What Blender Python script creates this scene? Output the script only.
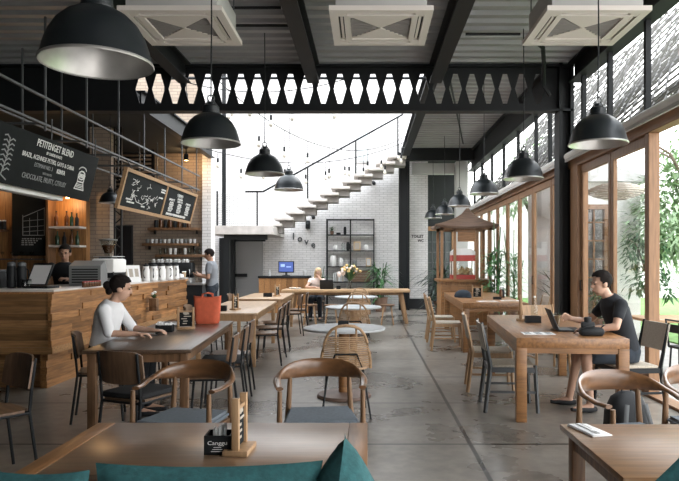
import bpy, bmesh, math, random
from mathutils import Vector, Matrix, Euler, noise
for _o in list(bpy.data.objects):
    bpy.data.objects.remove(_o, do_unlink=True)
SC = bpy.context.scene
COL = SC.collection
PI = math.pi
R = math.radians
rnd = random.Random(7)

# ------------------------------------------------------------------ camera, sky, sun, exposure
cam_data = bpy.data.cameras.new('camera')
cam = bpy.data.objects.new('camera', cam_data)
COL.objects.link(cam)
cam.location = (0, 0, 1.46)
cam.rotation_euler = (PI / 2, 0, 0)
cam_data.sensor_width = 36
cam_data.lens = 36 * 640 / 679
cam_data.shift_x = -0.042
cam_data.shift_y = 0.0317
cam_data.clip_end = 300
SC.camera = cam

world = bpy.data.worlds.new('overcast_sky')
SC.world = world
world.use_nodes = True
_nt = world.node_tree
_bg = _nt.nodes['Background']
_tc = _nt.nodes.new('ShaderNodeTexCoord')
_sp = _nt.nodes.new('ShaderNodeSeparateXYZ')
_rp = _nt.nodes.new('ShaderNodeValToRGB')
_nt.links.new(_tc.outputs['Generated'], _sp.inputs[0])
_nt.links.new(_sp.outputs['Z'], _rp.inputs[0])
_rp.color_ramp.elements[0].position = 0.0
_rp.color_ramp.elements[0].color = (1.0, 0.98, 0.95, 1)
_rp.color_ramp.elements[1].position = 0.7
_rp.color_ramp.elements[1].color = (0.86, 0.93, 1.0, 1)
_nt.links.new(_rp.outputs[0], _bg.inputs['Color'])
_bg.inputs['Strength'].default_value = 4.2

sun_data = bpy.data.lights.new('sun', 'SUN')
sun_data.energy = 0.7
sun_data.angle = R(25)
sun_data.color = (1.0, 0.95, 0.88)
sun = bpy.data.objects.new('sun', sun_data)
COL.objects.link(sun)
sun.rotation_euler = (R(-28), R(32), 0)

SC.view_settings.view_transform = 'Standard'
SC.view_settings.look = 'None'
SC.view_settings.exposure = 0.45
SC.view_settings.gamma = 1
SC.view_settings.use_curve_mapping = False

# ------------------------------------------------------------------ materials
def nodes_of(m):
    return m.node_tree.nodes, m.node_tree.links

def mat(name, col, rough=0.6, metal=0.0, var=0.0, scale=6.0, bump=0.0, emit=None, estr=1.0, spec=None, coat=0.0, stretch=None):
    m = bpy.data.materials.new(name)
    m.use_nodes = True
    n, l = nodes_of(m)
    b = n['Principled BSDF']
    b.inputs['Roughness'].default_value = rough
    b.inputs['Metallic'].default_value = metal
    if spec is not None:
        b.inputs['Specular IOR Level'].default_value = spec
    if coat:
        b.inputs['Coat Weight'].default_value = coat
        b.inputs['Coat Roughness'].default_value = 0.28
    c = (col[0], col[1], col[2], 1)
    b.inputs['Base Color'].default_value = c
    m.diffuse_color = c
    if var or bump:
        tc = n.new('ShaderNodeTexCoord')
        mp = n.new('ShaderNodeMapping')
        l.new(tc.outputs['Object'], mp.inputs[0])
        if stretch:
            mp.inputs['Scale'].default_value = stretch
        nz = n.new('ShaderNodeTexNoise')
        nz.inputs['Scale'].default_value = scale
        nz.inputs['Detail'].default_value = 5
        l.new(mp.outputs[0], nz.inputs['Vector'])
        if var:
            rp = n.new('ShaderNodeValToRGB')
            rp.color_ramp.elements[0].position = 0.3
            rp.color_ramp.elements[1].position = 0.72
            rp.color_ramp.elements[0].color = tuple(x * (1 - var) for x in col) + (1,)
            rp.color_ramp.elements[1].color = tuple(min(1, x * (1 + var)) for x in col) + (1,)
            l.new(nz.outputs['Fac'], rp.inputs[0])
            l.new(rp.outputs[0], b.inputs['Base Color'])
        if bump:
            bp = n.new('ShaderNodeBump')
            bp.inputs['Strength'].default_value = bump
            bp.inputs['Distance'].default_value = 0.01
            l.new(nz.outputs['Fac'], bp.inputs['Height'])
            l.new(bp.outputs[0], b.inputs['Normal'])
    if emit:
        b.inputs['Emission Color'].default_value = (emit[0], emit[1], emit[2], 1)
        b.inputs['Emission Strength'].default_value = estr
    return m

def wood(name, col, rough=0.45, var=0.35, axis='x', scale=3.0, coat=0.0, rnd_island=False):
    st = {'x': (1.2, 14, 14), 'y': (14, 1.2, 14), 'z': (14, 14, 1.2)}[axis]
    m = mat(name, col, rough, var=var, scale=scale, bump=0.08, stretch=st, coat=coat)
    if rnd_island:
        n, l = nodes_of(m)
        b = n['Principled BSDF']
        src = b.inputs['Base Color'].links[0].from_socket
        g = n.new('ShaderNodeNewGeometry')
        rp = n.new('ShaderNodeValToRGB')
        rp.color_ramp.elements[0].color = (0.55, 0.5, 0.45, 1)
        rp.color_ramp.elements[1].color = (1.35, 1.3, 1.25, 1)
        l.new(g.outputs['Random Per Island'], rp.inputs[0])
        mx = n.new('ShaderNodeMix')
        mx.data_type = 'RGBA'
        mx.blend_type = 'MULTIPLY'
        mx.inputs['Factor'].default_value = 1
        l.new(src, mx.inputs['A'])
        l.new(rp.outputs[0], mx.inputs['B'])
        l.new(mx.outputs['Result'], b.inputs['Base Color'])
    return m

def brick(name, c1, c2, mortar, scale=1.0, bw=0.24, rh=0.07, mw=0.006, plane='xz', rough=0.7, bump=0.5):
    m = bpy.data.materials.new(name)
    m.use_nodes = True
    n, l = nodes_of(m)
    b = n['Principled BSDF']
    b.inputs['Roughness'].default_value = rough
    tc = n.new('ShaderNodeTexCoord')
    sp = n.new('ShaderNodeSeparateXYZ')
    cb = n.new('ShaderNodeCombineXYZ')
    l.new(tc.outputs['Object'], sp.inputs[0])
    l.new(sp.outputs['X' if plane[0] == 'x' else 'Y'], cb.inputs[0])
    l.new(sp.outputs['Z' if plane[1] == 'z' else 'Y'], cb.inputs[1])
    t = n.new('ShaderNodeTexBrick')
    t.inputs['Color1'].default_value = c1 + (1,)
    t.inputs['Color2'].default_value = c2 + (1,)
    t.inputs['Mortar'].default_value = mortar + (1,)
    t.inputs['Scale'].default_value = scale
    t.inputs['Mortar Size'].default_value = mw
    t.inputs['Brick Width'].default_value = bw
    t.inputs['Row Height'].default_value = rh
    l.new(cb.outputs[0], t.inputs['Vector'])
    nz = n.new('ShaderNodeTexNoise')
    nz.inputs['Scale'].default_value = 2.5
    nz.inputs['Detail'].default_value = 6
    l.new(tc.outputs['Object'], nz.inputs['Vector'])
    rp = n.new('ShaderNodeValToRGB')
    rp.color_ramp.elements[0].color = (0.82, 0.82, 0.82, 1)
    rp.color_ramp.elements[1].color = (1.08, 1.08, 1.08, 1)
    l.new(nz.outputs['Fac'], rp.inputs[0])
    mx = n.new('ShaderNodeMix')
    mx.data_type = 'RGBA'
    mx.blend_type = 'MULTIPLY'
    mx.inputs['Factor'].default_value = 1
    l.new(t.outputs['Color'], mx.inputs['A'])
    l.new(rp.outputs[0], mx.inputs['B'])
    l.new(mx.outputs['Result'], b.inputs['Base Color'])
    bp = n.new('ShaderNodeBump')
    bp.invert = True
    bp.inputs['Strength'].default_value = bump
    bp.inputs['Distance'].default_value = 0.01
    l.new(t.outputs['Fac'], bp.inputs['Height'])
    l.new(bp.outputs[0], b.inputs['Normal'])
    return m

def floor_mat():
    m = bpy.data.materials.new('polished_concrete')
    m.use_nodes = True
    n, l = nodes_of(m)
    b = n['Principled BSDF']
    tc = n.new('ShaderNodeTexCoord')
    n1 = n.new('ShaderNodeTexNoise'); n1.inputs['Scale'].default_value = 0.7; n1.inputs['Detail'].default_value = 5; n1.inputs['Roughness'].default_value = 0.55
    n2 = n.new('ShaderNodeTexNoise'); n2.inputs['Scale'].default_value = 9; n2.inputs['Detail'].default_value = 6
    l.new(tc.outputs['Object'], n1.inputs['Vector']); l.new(tc.outputs['Object'], n2.inputs['Vector'])
    r1 = n.new('ShaderNodeValToRGB')
    r1.color_ramp.elements[0].position = 0.30; r1.color_ramp.elements[0].color = (0.08, 0.067, 0.055, 1)
    r1.color_ramp.elements[1].position = 0.68; r1.color_ramp.elements[1].color = (0.31, 0.28, 0.245, 1)
    l.new(n1.outputs['Fac'], r1.inputs[0])
    r2 = n.new('ShaderNodeValToRGB')
    r2.color_ramp.elements[0].position = 0.3; r2.color_ramp.elements[0].color = (0.75, 0.75, 0.75, 1)
    r2.color_ramp.elements[1].position = 0.7; r2.color_ramp.elements[1].color = (1.15, 1.14, 1.12, 1)
    l.new(n2.outputs['Fac'], r2.inputs[0])
    mx = n.new('ShaderNodeMix'); mx.data_type = 'RGBA'; mx.blend_type = 'MULTIPLY'; mx.inputs['Factor'].default_value = 1
    l.new(r1.outputs[0], mx.inputs['A']); l.new(r2.outputs[0], mx.inputs['B'])
    t = n.new('ShaderNodeTexBrick')
    t.offset = 0; t.squash = 1
    mp = n.new('ShaderNodeMapping'); mp.inputs['Location'].default_value = (-0.82, -5.13, 0)
    l.new(tc.outputs['Object'], mp.inputs[0]); l.new(mp.outputs[0], t.inputs['Vector'])
    t.inputs['Scale'].default_value = 1; t.inputs['Brick Width'].default_value = 3.0; t.inputs['Row Height'].default_value = 1.5
    t.inputs['Mortar Size'].default_value = 0.018
    t.inputs['Color1'].default_value = (1, 1, 1, 1); t.inputs['Color2'].default_value = (0.86, 0.86, 0.86, 1); t.inputs['Mortar'].default_value = (0.13, 0.13, 0.13, 1)
    m2 = n.new('ShaderNodeMix'); m2.data_type = 'RGBA'; m2.blend_type = 'MULTIPLY'; m2.inputs['Factor'].default_value = 1
    l.new(mx.outputs['Result'], m2.inputs['A']); l.new(t.outputs['Color'], m2.inputs['B'])
    l.new(m2.outputs['Result'], b.inputs['Base Color'])
    rr = n.new('ShaderNodeMapRange')
    rr.inputs['To Min'].default_value = 0.16; rr.inputs['To Max'].default_value = 0.42
    l.new(n1.outputs['Fac'], rr.inputs['Value']); l.new(rr.outputs[0], b.inputs['Roughness'])
    bp = n.new('ShaderNodeBump'); bp.inputs['Strength'].default_value = 0.12; bp.inputs['Distance'].default_value = 0.01
    l.new(n2.outputs['Fac'], bp.inputs['Height']); l.new(bp.outputs[0], b.inputs['Normal'])
    return m

def glass_mat(name='window_glass', tint=(1, 1, 1)):
    m = bpy.data.materials.new(name)
    m.use_nodes = True
    n, l = nodes_of(m)
    n.remove(n['Principled BSDF'])
    tr = n.new('ShaderNodeBsdfTransparent'); tr.inputs[0].default_value = tint + (1,)
    gl = n.new('ShaderNodeBsdfGlossy'); gl.inputs['Roughness'].default_value = 0.02
    lw = n.new('ShaderNodeLayerWeight'); lw.inputs['Blend'].default_value = 0.5
    pw = n.new('ShaderNodeMath'); pw.operation = 'POWER'; pw.inputs[1].default_value = 5
    fr = n.new('ShaderNodeMath'); fr.operation = 'MULTIPLY_ADD'; fr.inputs[1].default_value = 0.55; fr.inputs[2].default_value = 0.045
    l.new(lw.outputs['Facing'], pw.inputs[0]); l.new(pw.outputs[0], fr.inputs[0])
    mx = n.new('ShaderNodeMixShader')
    l.new(fr.outputs[0], mx.inputs[0]); l.new(tr.outputs[0], mx.inputs[1]); l.new(gl.outputs[0], mx.inputs[2])
    l.new(mx.outputs[0], n['Material Output'].inputs[0])
    return m

M = dict(
    floor=floor_mat(),
    terrace=mat('terrace_paving', (0.42, 0.40, 0.37), 0.8, var=0.2, scale=3),
    white_brick=brick('white_painted_brick', (0.82, 0.80, 0.79), (0.74, 0.72, 0.71), (0.50, 0.48, 0.47)),
    white_brick_side=brick('white_painted_brick_side', (0.78, 0.76, 0.75), (0.70, 0.68, 0.67), (0.55, 0.53, 0.52), plane='yz'),
    tan_brick=brick('tan_brick', (0.34, 0.27, 0.21), (0.28, 0.22, 0.17), (0.19, 0.15, 0.12)),
    tan_brick_side=brick('tan_brick_side', (0.34, 0.27, 0.21), (0.28, 0.22, 0.17), (0.19, 0.15, 0.12), plane='yz'),
    deck=mat('corrugated_steel_deck', (0.36, 0.365, 0.37), 0.45, 0.35, var=0.12, scale=2),
    deck_dark=mat('dark_soffit', (0.018, 0.02, 0.021), 0.8),
    black=mat('black_painted_steel', (0.010, 0.0115, 0.013), 0.55, spec=0.3),
    black_soft=mat('matt_black', (0.015, 0.016, 0.018), 0.75),
    lamp_black=mat('glossy_black_enamel', (0.009, 0.012, 0.014), 0.38),
    silver=mat('brushed_aluminium', (0.55, 0.53, 0.51), 0.42, 0.85, var=0.25, scale=5),
    steel=mat('stainless_steel', (0.6, 0.6, 0.6), 0.28, 0.9),
    greysteel=mat('grey_steel', (0.085, 0.09, 0.094), 0.5, 0.3),
    ac=mat('off_white_plastic', (0.74, 0.68, 0.63), 0.5),
    ac_slot=mat('dark_vent', (0.06, 0.06, 0.06), 0.8),
    ac_grille=mat('grey_vent_mesh', (0.26, 0.24, 0.23), 0.7),
    concrete=mat('pale_concrete', (0.55, 0.51, 0.48), 0.8, var=0.15, scale=5, bump=0.2),
    concrete_dark=mat('rough_concrete', (0.30, 0.28, 0.265), 0.85, var=0.15, scale=5),
    plaster=mat('white_plaster', (0.80, 0.79, 0.77), 0.8, var=0.04, scale=3),
    grey_plaster=mat('grey_plaster', (0.50, 0.49, 0.48), 0.8, var=0.05, scale=3),
    oak=wood('oak', (0.26, 0.122, 0.045), 0.4),
    oak_y=wood('oak_lengthwise', (0.27, 0.128, 0.05), 0.34, axis='y', coat=0.1),
    teak_x=wood('teak_table', (0.20, 0.115, 0.063), 0.3, axis='x', coat=1.0, var=0.25),
    teak_warm=wood('warm_teak_table', (0.29, 0.15, 0.065), 0.32, axis='x', coat=0.3, var=0.25),
    teak_leg=wood('teak_leg', (0.20, 0.10, 0.045), 0.45, axis='z'),
    frame=wood('door_timber', (0.27, 0.14, 0.065), 0.5, axis='z', var=0.25),
    frame_y=wood('header_timber', (0.25, 0.13, 0.062), 0.5, axis='y', var=0.25),
    walnut_y=wood('walnut_lengthwise', (0.095, 0.058, 0.036), 0.3, axis='y', coat=0.1),
    walnut_z=wood('walnut_upright', (0.17, 0.09, 0.045), 0.45, axis='z'),
    ply=wood('walnut_ply', (0.15, 0.085, 0.048), 0.4, axis='z', coat=0.2),
    ply_x=wood('walnut_ply_seat', (0.14, 0.08, 0.045), 0.4, axis='x', coat=0.2),
    chairwood=wood('polished_brown_wood', (0.16, 0.074, 0.03), 0.28, axis='x', coat=0.6, var=0.3),
    chairleg=wood('brown_wood_leg', (0.20, 0.11, 0.055), 0.4, axis='z'),
    lightwood=wood('light_wood', (0.40, 0.245, 0.13), 0.45, axis='z', var=0.2),
    lighttop=wood('light_wood_top', (0.42, 0.275, 0.16), 0.35, axis='y', var=0.2, coat=0.2),
    lighttop_x=wood('light_wood_long_top', (0.46, 0.29, 0.155), 0.4, axis='x', var=0.2),
    counterwood=wood('counter_plank', (0.31, 0.155, 0.06), 0.45, axis='y', rnd_island=True),
    counterwood_x=wood('counter_plank_front', (0.32, 0.18, 0.08), 0.45, axis='x', rnd_island=True),
    panelwood=wood('back_bar_panel', (0.33, 0.16, 0.06), 0.45, axis='z'),
    rattan=mat('rattan', (0.38, 0.235, 0.125), 0.55, var=0.25, scale=30),
    thatch=wood('roof_bark', (0.12, 0.07, 0.045), 0.6, axis='x'),
    canvas=mat('beige_canvas', (0.42, 0.37, 0.31), 0.9, var=0.1, scale=60),
    canvas_grey=mat('grey_canvas', (0.34, 0.32, 0.29), 0.9, var=0.1, scale=60),
    weave=mat('woven_cord', (0.46, 0.40, 0.32), 0.9, var=0.2, scale=70, bump=0.4),
    grey_cushion=mat('blue_grey_cushion', (0.15, 0.175, 0.20), 0.9, var=0.12, scale=50),
    black_cushion=mat('black_cushion', (0.012, 0.012, 0.013), 0.85),
    teal=mat('teal_linen', (0.022, 0.095, 0.10), 0.9, var=0.25, scale=45, bump=0.3),
    stone=mat('grey_stone_top', (0.42, 0.43, 0.43), 0.45, var=0.12, scale=12),
    rust=mat('brown_iron_base', (0.16, 0.10, 0.075), 0.6, var=0.2),
    slate=mat('chalkboard', (0.012, 0.014, 0.0145), 0.85, spec=0.2, var=0.2, scale=4),
    chalk=mat('chalk', (0.75, 0.75, 0.73), 0.9),
    chalk_dim=mat('smudged_chalk', (0.30, 0.31, 0.31), 0.9),
    white=mat('white_paper', (0.80, 0.79, 0.78), 0.7),
    ceramic=mat('white_ceramic', (0.78, 0.77, 0.75), 0.3),
    worktop=mat('pale_worktop', (0.62, 0.58, 0.55), 0.35, var=0.05),
    glass=glass_mat(),
    clear=glass_mat('clear_glass', (0.85, 0.87, 0.86)),
    leaf=mat('leaf_green', (0.045, 0.11, 0.04), 0.5, var=0.4, scale=8),
    leaf_dark=mat('dark_leaf', (0.014, 0.035, 0.018), 0.5, var=0.3, scale=8),
    leaf_mid=mat('palm_leaf', (0.07, 0.18, 0.06), 0.5, var=0.4, scale=8),
    leaf_pale=mat('pale_leaf', (0.30, 0.42, 0.24), 0.6, var=0.35, scale=3),
    bark=mat('bark', (0.16, 0.12, 0.09), 0.9, var=0.2),
    grass=mat('lawn', (0.16, 0.30, 0.08), 0.9, var=0.3, scale=5),
    pot=mat('clay_pot', (0.22, 0.13, 0.09), 0.7),
    rope=mat('rope', (0.13, 0.125, 0.12), 0.9),
    skin=mat('skin', (0.50, 0.30, 0.21), 0.55),
    skin_tan=mat('tan_skin', (0.36, 0.20, 0.13), 0.55),
    hair=mat('dark_hair', (0.012, 0.009, 0.008), 0.9, spec=0.15),
    blond=mat('blond_hair', (0.50, 0.36, 0.20), 0.6),
    eye=mat('dark_eye', (0.02, 0.015, 0.012), 0.3),
    lips=mat('lips', (0.40, 0.16, 0.13), 0.5),
    black_tee=mat('black_cotton', (0.014, 0.016, 0.02), 0.9),
    white_tee=mat('white_cotton', (0.74, 0.74, 0.75), 0.9),
    grey_tee=mat('grey_cotton', (0.20, 0.21, 0.23), 0.9),
    cream=mat('pale_pink_cotton', (0.70, 0.58, 0.52), 0.9),
    denim=mat('navy_cotton', (0.02, 0.027, 0.038), 0.9),
    orange=mat('orange_canvas', (0.62, 0.12, 0.055), 0.8, var=0.1, scale=20),
    screen=mat('lit_blue_screen', (0.02, 0.03, 0.08), 0.3, emit=(0.10, 0.16, 0.50), estr=0.7),
    red=mat('red_paint', (0.42, 0.04, 0.03), 0.4),
    popcorn=mat('popcorn', (0.80, 0.62, 0.36), 0.8, var=0.2, scale=30, bump=0.5),
    yellow=mat('yellow_petal', (0.75, 0.50, 0.20), 0.6),
    pink=mat('pale_petal', (0.80, 0.66, 0.60), 0.6),
    warm=mat('warm_bulb', (1, 0.8, 0.5), 0.4, emit=(1.0, 0.62, 0.28), estr=6),
    bulb=mat('bulb_glass', (0.72, 0.68, 0.60), 0.15),
    amber=mat('amber_bottle', (0.10, 0.04, 0.015), 0.2),
    green_glass=mat('green_bottle', (0.02, 0.05, 0.03), 0.2),
    tan=mat('tan_card', (0.50, 0.36, 0.22), 0.8),
    grey_plastic=mat('grey_plastic', (0.16, 0.165, 0.165), 0.5),
    iced=mat('iced_coffee', (0.34, 0.20, 0.11), 0.3),
)

# ------------------------------------------------------------------ mesh builder
class MB:
    def __init__(s):
        s.bm = bmesh.new()

    def box(s, c, d, rz=0.0, bev=0.0, rot=None, seg=2):
        mtx = Matrix.Translation(Vector(c)) @ (Euler(rot).to_matrix().to_4x4() if rot else Matrix.Rotation(rz, 4, 'Z')) @ Matrix.Diagonal((d[0], d[1], d[2], 1))
        r = bmesh.ops.create_cube(s.bm, size=1.0, matrix=mtx)
        if bev > 0:
            ed = set()
            for v in r['verts']:
                ed.update(v.link_edges)
            bmesh.ops.bevel(s.bm, geom=list(ed), offset=min(bev, 0.45 * min(d)), segments=seg, affect='EDGES', profile=0.5)
        return s

    def box2(s, a, b, bev=0.0):
        return s.box([(a[i] + b[i]) / 2 for i in range(3)], [abs(b[i] - a[i]) for i in range(3)], bev=bev)

    def grid(s, rings, closed=True, cap=True):
        bm = s.bm
        vs = [[bm.verts.new(p) for p in ring] for ring in rings]
        n = len(vs[0])
        for a, b in zip(vs[:-1], vs[1:]):
            for i in range(n if closed else n - 1):
                j = (i + 1) % n
                bm.faces.new((a[i], a[j], b[j], b[i]))
        if cap and closed:
            bm.faces.new(list(reversed(vs[0])))
            bm.faces.new(vs[-1])
        return s

    def sweep(s, pts, sec, n=8, closed=False, up=(0, 0, 1)):
        """sec: radius, or per-point (half width, half height) with height along up"""
        pts = [Vector(p) for p in pts]
        N = len(pts)
        rings = []
        for i, p in enumerate(pts):
            if closed:
                t = pts[(i + 1) % N] - pts[i - 1]
            else:
                t = pts[min(i + 1, N - 1)] - pts[max(i - 1, 0)]
            t.normalize()
            u = Vector(up)
            if abs(t.dot(u)) > 0.95:
                u = Vector((0, 1, 0)) if abs(t.y) < 0.9 else Vector((1, 0, 0))
            sd = t.cross(u).normalized()
            uu = sd.cross(t).normalized()
            w = sec if isinstance(sec, (int, float)) else sec[i]
            a, b = (w, w) if isinstance(w, (int, float)) else w
            rings.append([p + sd * (a * math.cos(2 * PI * k / n)) + uu * (b * math.sin(2 * PI * k / n)) for k in range(n)])
        if closed:
            rings.append(rings[0])
            bm = s.bm
            vs = [[bm.verts.new(p) for p in ring] for ring in rings[:-1]]
            for i in range(N):
                a, b = vs[i], vs[(i + 1) % N]
                for k in range(n):
                    j = (k + 1) % n
                    bm.faces.new((a[k], a[j], b[j], b[k]))
        else:
            s.grid(rings)
        return s

    def tube(s, a, b, r, r2=None, n=8):
        return s.sweep([a, b], [r, r if r2 is None else r2], n)

    def lathe(s, prof, n=24, c=(0, 0, 0), cap=True):
        rings = [[(c[0] + r * math.cos(2 * PI * k / n), c[1] + r * math.sin(2 * PI * k / n), c[2] + z) for k in range(n)] for r, z in prof]
        return s.grid(rings, cap=cap)

    def prism(s, poly, y0, y1, plane='xz'):
        def P(a, b, y):
            return {'xz': (a, y, b), 'yz': (y, a, b), 'xy': (a, b, y)}[plane]
        A = [s.bm.verts.new(P(a, b, y0)) for a, b in poly]
        B = [s.bm.verts.new(P(a, b, y1)) for a, b in poly]
        n = len(poly)
        for i in range(n):
            j = (i + 1) % n
            s.bm.faces.new((A[i], A[j], B[j], B[i]))
        s.bm.faces.new(list(reversed(A)))
        s.bm.faces.new(B)
        return s

    def ell(s, c, r, rot=None, u=14, v=10):
        mtx = Matrix.Translation(Vector(c)) @ (Euler(rot).to_matrix().to_4x4() if rot else Matrix.Identity(4)) @ Matrix.Diagonal((r[0], r[1], r[2], 1))
        bmesh.ops.create_uvsphere(s.bm, u_segments=u, v_segments=v, radius=1.0, matrix=mtx)
        return s

    def capsule(s, a, b, ra, rb, n=12):
        a = Vector(a); b = Vector(b)
        d = b - a
        L = d.length
        if L < 1e-6:
            return s.ell(a, (ra, ra, ra))
        t = d / L
        pts = []; rad = []
        for k in range(4):
            ang = PI / 2 * (1 - k / 4)
            pts.append(a - t * (ra * math.sin(ang))); rad.append(max(ra * math.cos(ang), ra * 0.08))
        pts.append(a); rad.append(ra)
        pts.append(b); rad.append(rb)
        for k in range(1, 5):
            ang = PI / 2 * k / 4
            pts.append(b + t * (rb * math.sin(ang))); rad.append(max(rb * math.cos(ang), rb * 0.08))
        # constant frame
        u = Vector((0, 0, 1)) if abs(t.z) < 0.9 else Vector((1, 0, 0))
        sd = t.cross(u).normalized(); uu = sd.cross(t)
        return s.grid([[p + sd * (r * math.cos(2 * PI * k / n)) + uu * (r * math.sin(2 * PI * k / n)) for k in range(n)] for p, r in zip(pts, rad)])

    def leaf(s, base, d, L, W, up=(0, 0, 1), droop=0.3, seg=3):
        base = Vector(base); d = Vector(d).normalized(); u = Vector(up)
        sd = d.cross(u)
        if sd.length < 1e-3:
            sd = Vector((1, 0, 0))
        sd.normalize()
        prev = None
        for i in range(seg + 1):
            t = i / seg
            p = base + d * (L * t) + Vector((0, 0, -droop * L * t * t))
            w = W * math.sin(PI * min(0.97, 0.12 + 0.86 * t)) * 0.5
            a = s.bm.verts.new(p + sd * w); b = s.bm.verts.new(p - sd * w)
            if prev:
                s.bm.faces.new((prev[0], a, b, prev[1]))
            prev = (a, b)
        return s

    def text(s, body, size, mtx, sx=1.0, ext=0.001, align='CENTER', bold=0.0):
        cu = bpy.data.curves.new('t', 'FONT')
        cu.body = body; cu.size = size; cu.extrude = ext; cu.align_x = align; cu.resolution_u = 2
        cu.offset = bold
        o = bpy.data.objects.new('t', cu)
        COL.objects.link(o)
        me = bpy.data.meshes.new_from_object(o.evaluated_get(bpy.context.evaluated_depsgraph_get()))
        me.transform(mtx @ Matrix.Diagonal((sx, 1, 1, 1)))
        s.bm.from_mesh(me)
        bpy.data.objects.remove(o); bpy.data.curves.remove(cu); bpy.data.meshes.remove(me)
        return s

    def mesh(s, name, smooth=False, ang=40):
        bmesh.ops.recalc_face_normals(s.bm, faces=s.bm.faces[:])
        me = bpy.data.meshes.new(name)
        s.bm.to_mesh(me)
        s.bm.free()
        if smooth:
            for p in me.polygons:
                p.use_smooth = True
            me.set_sharp_from_angle(angle=R(ang))
        return me

def obj(name, mb, m, parent=None, smooth=True, label=None, loc=None):
    me = mb.mesh(name, smooth) if isinstance(mb, MB) else mb
    o = bpy.data.objects.new(name, me)
    me.materials.clear()
    me.materials.append(M[m] if isinstance(m, str) else m)
    COL.objects.link(o)
    if parent is not None:
        o.parent = parent
    if loc is not None:
        o.location = loc
    if label:
        o['label'] = label
    return o

def tag(o, label, cat, group=None, kind=None):
    o['label'] = label; o['category'] = cat
    if group: o['group'] = group
    if kind: o['kind'] = kind
    return o

def thing(name, label, cat, loc=(0, 0, 0), rz=0.0, group=None):
    o = bpy.data.objects.new(name, None)
    o.empty_display_size = 0.1
    COL.objects.link(o)
    o.location = loc; o.rotation_euler = (0, 0, rz)
    return tag(o, label, cat, group)

def struct(name, mb, m, parent=None, smooth=False, loc=None):
    o = obj(name, mb, m, parent, smooth, loc=loc)
    if parent is None:
        o['kind'] = 'structure'
    return o

def kids(o):
    return KIDS.get(o.name, [])
def all_kids():
    d = {}
    for o in COL.objects:
        if o.parent is not None:
            d.setdefault(o.parent.name, []).append(o)
    return d
KIDS = {}

def dup(root, loc, rz=0.0, label=None, group=None, scale=None):
    ch = [o for o in COL.objects if o.parent == root]
    r = root.copy(); COL.objects.link(r)
    r.location = loc; r.rotation_euler = (0, 0, rz)
    if scale: r.scale = scale
    if label: r['label'] = label
    if group: r['group'] = group
    for c in ch:
        sub = [o for o in COL.objects if o.parent == c]
        c2 = c.copy(); COL.objects.link(c2); c2.parent = r
        for g in sub:
            g2 = g.copy(); COL.objects.link(g2); g2.parent = c2
    return r
# ------------------------------------------------------------------ the setting
struct('floor', MB().box2((-7.4, -1.0, -0.1), (3.25, 23.0, 0.0)), 'floor')
struct('terrace', MB().box2((3.25, -4, -0.14), (14, 40, -0.03)), 'terrace')
struct('lawn', MB().box2((5.6, 4, -0.1), (30, 45, -0.005)), 'grass')

# corrugated decks
def deck(x0, x1, y0, y1, z, pitch=0.26, h=0.045):
    b = MB(); y = y0; prof = []
    while y < y1:
        prof += [(y, z), (y + pitch * .38, z), (y + pitch * .5, z + h), (y + pitch * .88, z + h)]
        y += pitch
    prof.append((y1, z))
    up = [(a, c + 0.012) for a, c in prof]
    bm = b.bm
    lo = [[bm.verts.new((x, a, c)) for a, c in prof] for x in (x0, x1)]
    hi = [[bm.verts.new((x, a, c)) for a, c in up] for x in (x0, x1)]
    for i in range(len(prof) - 1):
        bm.faces.new((lo[0][i], lo[0][i + 1], lo[1][i + 1], lo[1][i]))
        bm.faces.new((hi[0][i], hi[1][i], hi[1][i + 1], hi[0][i + 1]))
    return b
struct('ceiling', deck(-7.3, 3.4, -1.1, 9.8, 4.45), 'deck')
struct('ceiling', deck(1.0, 3.4, 9.7, 20.2, 4.78), 'deck')
struct('ceiling', MB().box2((-7.3, 9.86, 3.92), (-3.6, 14.5, 4.10)), 'deck_dark')

# walls
struct('wall_back', MB().box2((-7.3, 20.0, 0), (1.87, 20.2, 9.5)), 'white_brick')
struct('wall_bar', MB().box2((-7.3, 14.5, 0), (-3.55, 14.7, 6.6)), 'tan_brick')
struct('wall_atrium', MB().box2((-7.4, 14.7, 0), (-7.3, 20.2, 9.5)), 'white_brick_side')
struct('trim_pilaster', MB().box2((-3.72, 14.35, 0), (-3.52, 14.72, 6.6)), 'white_brick')
struct('wall_front_unseen', MB().box2((-7.4, -1.2, 0), (0.6, -1.1, 4.6)).box2((0.6, -1.2, 2.3), (3.3, -1.1, 4.6)), 'deck_dark')  # unseen behind the camera; added, its opening sized for the front light
struct('wall_left', MB().box2((-7.4, -1.0, 0), (-7.3, 14.7, 4.6)), 'deck_dark')
struct('wall_recess', MB().box2((1.87, 22.4, 0), (3.4, 22.5, 6.0)), 'black_soft')
struct('ceiling', MB().box2((1.8, 20.2, 4.85), (3.5, 22.5, 4.95)), 'deck_dark')
struct('wall_recess_side', MB().box2((1.80, 20.2, 0), (1.87, 22.5, 4.8)), 'white_brick_side')
struct('trim_lintel', MB().box2((1.35, 19.7, 4.18), (2.95, 19.995, 4.50)), 'grey_plaster')
struct('wall_right_end', MB().box2((2.66, 19.3, 0), (3.02, 19.7, 4.5)), 'grey_plaster')
struct('wall_back_pier', MB().box2((-5.02, 11.55, 0), (-4.66, 11.75, 3.9)), 'tan_brick')
lp = MB()
for sx in (-1, 1):
    lp.box2((-4.52 + sx * .06 - .012, 11.55, 0), (-4.52 + sx * .06 + .012, 11.6, 3.9))
for k in range(26):
    lp.box((-4.52, 11.575, .1 + k * .15), (.13, .02, .02), rot=(0, R(40 if k % 2 else -40), 0))
struct('trim_lattice_post', lp, 'black')
sl = MB()
for k in range(9):
    sl.box2((-5.9, 14.0, 3.1 + k * .09), (-4.7, 14.06, 3.14 + k * .09))
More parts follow.
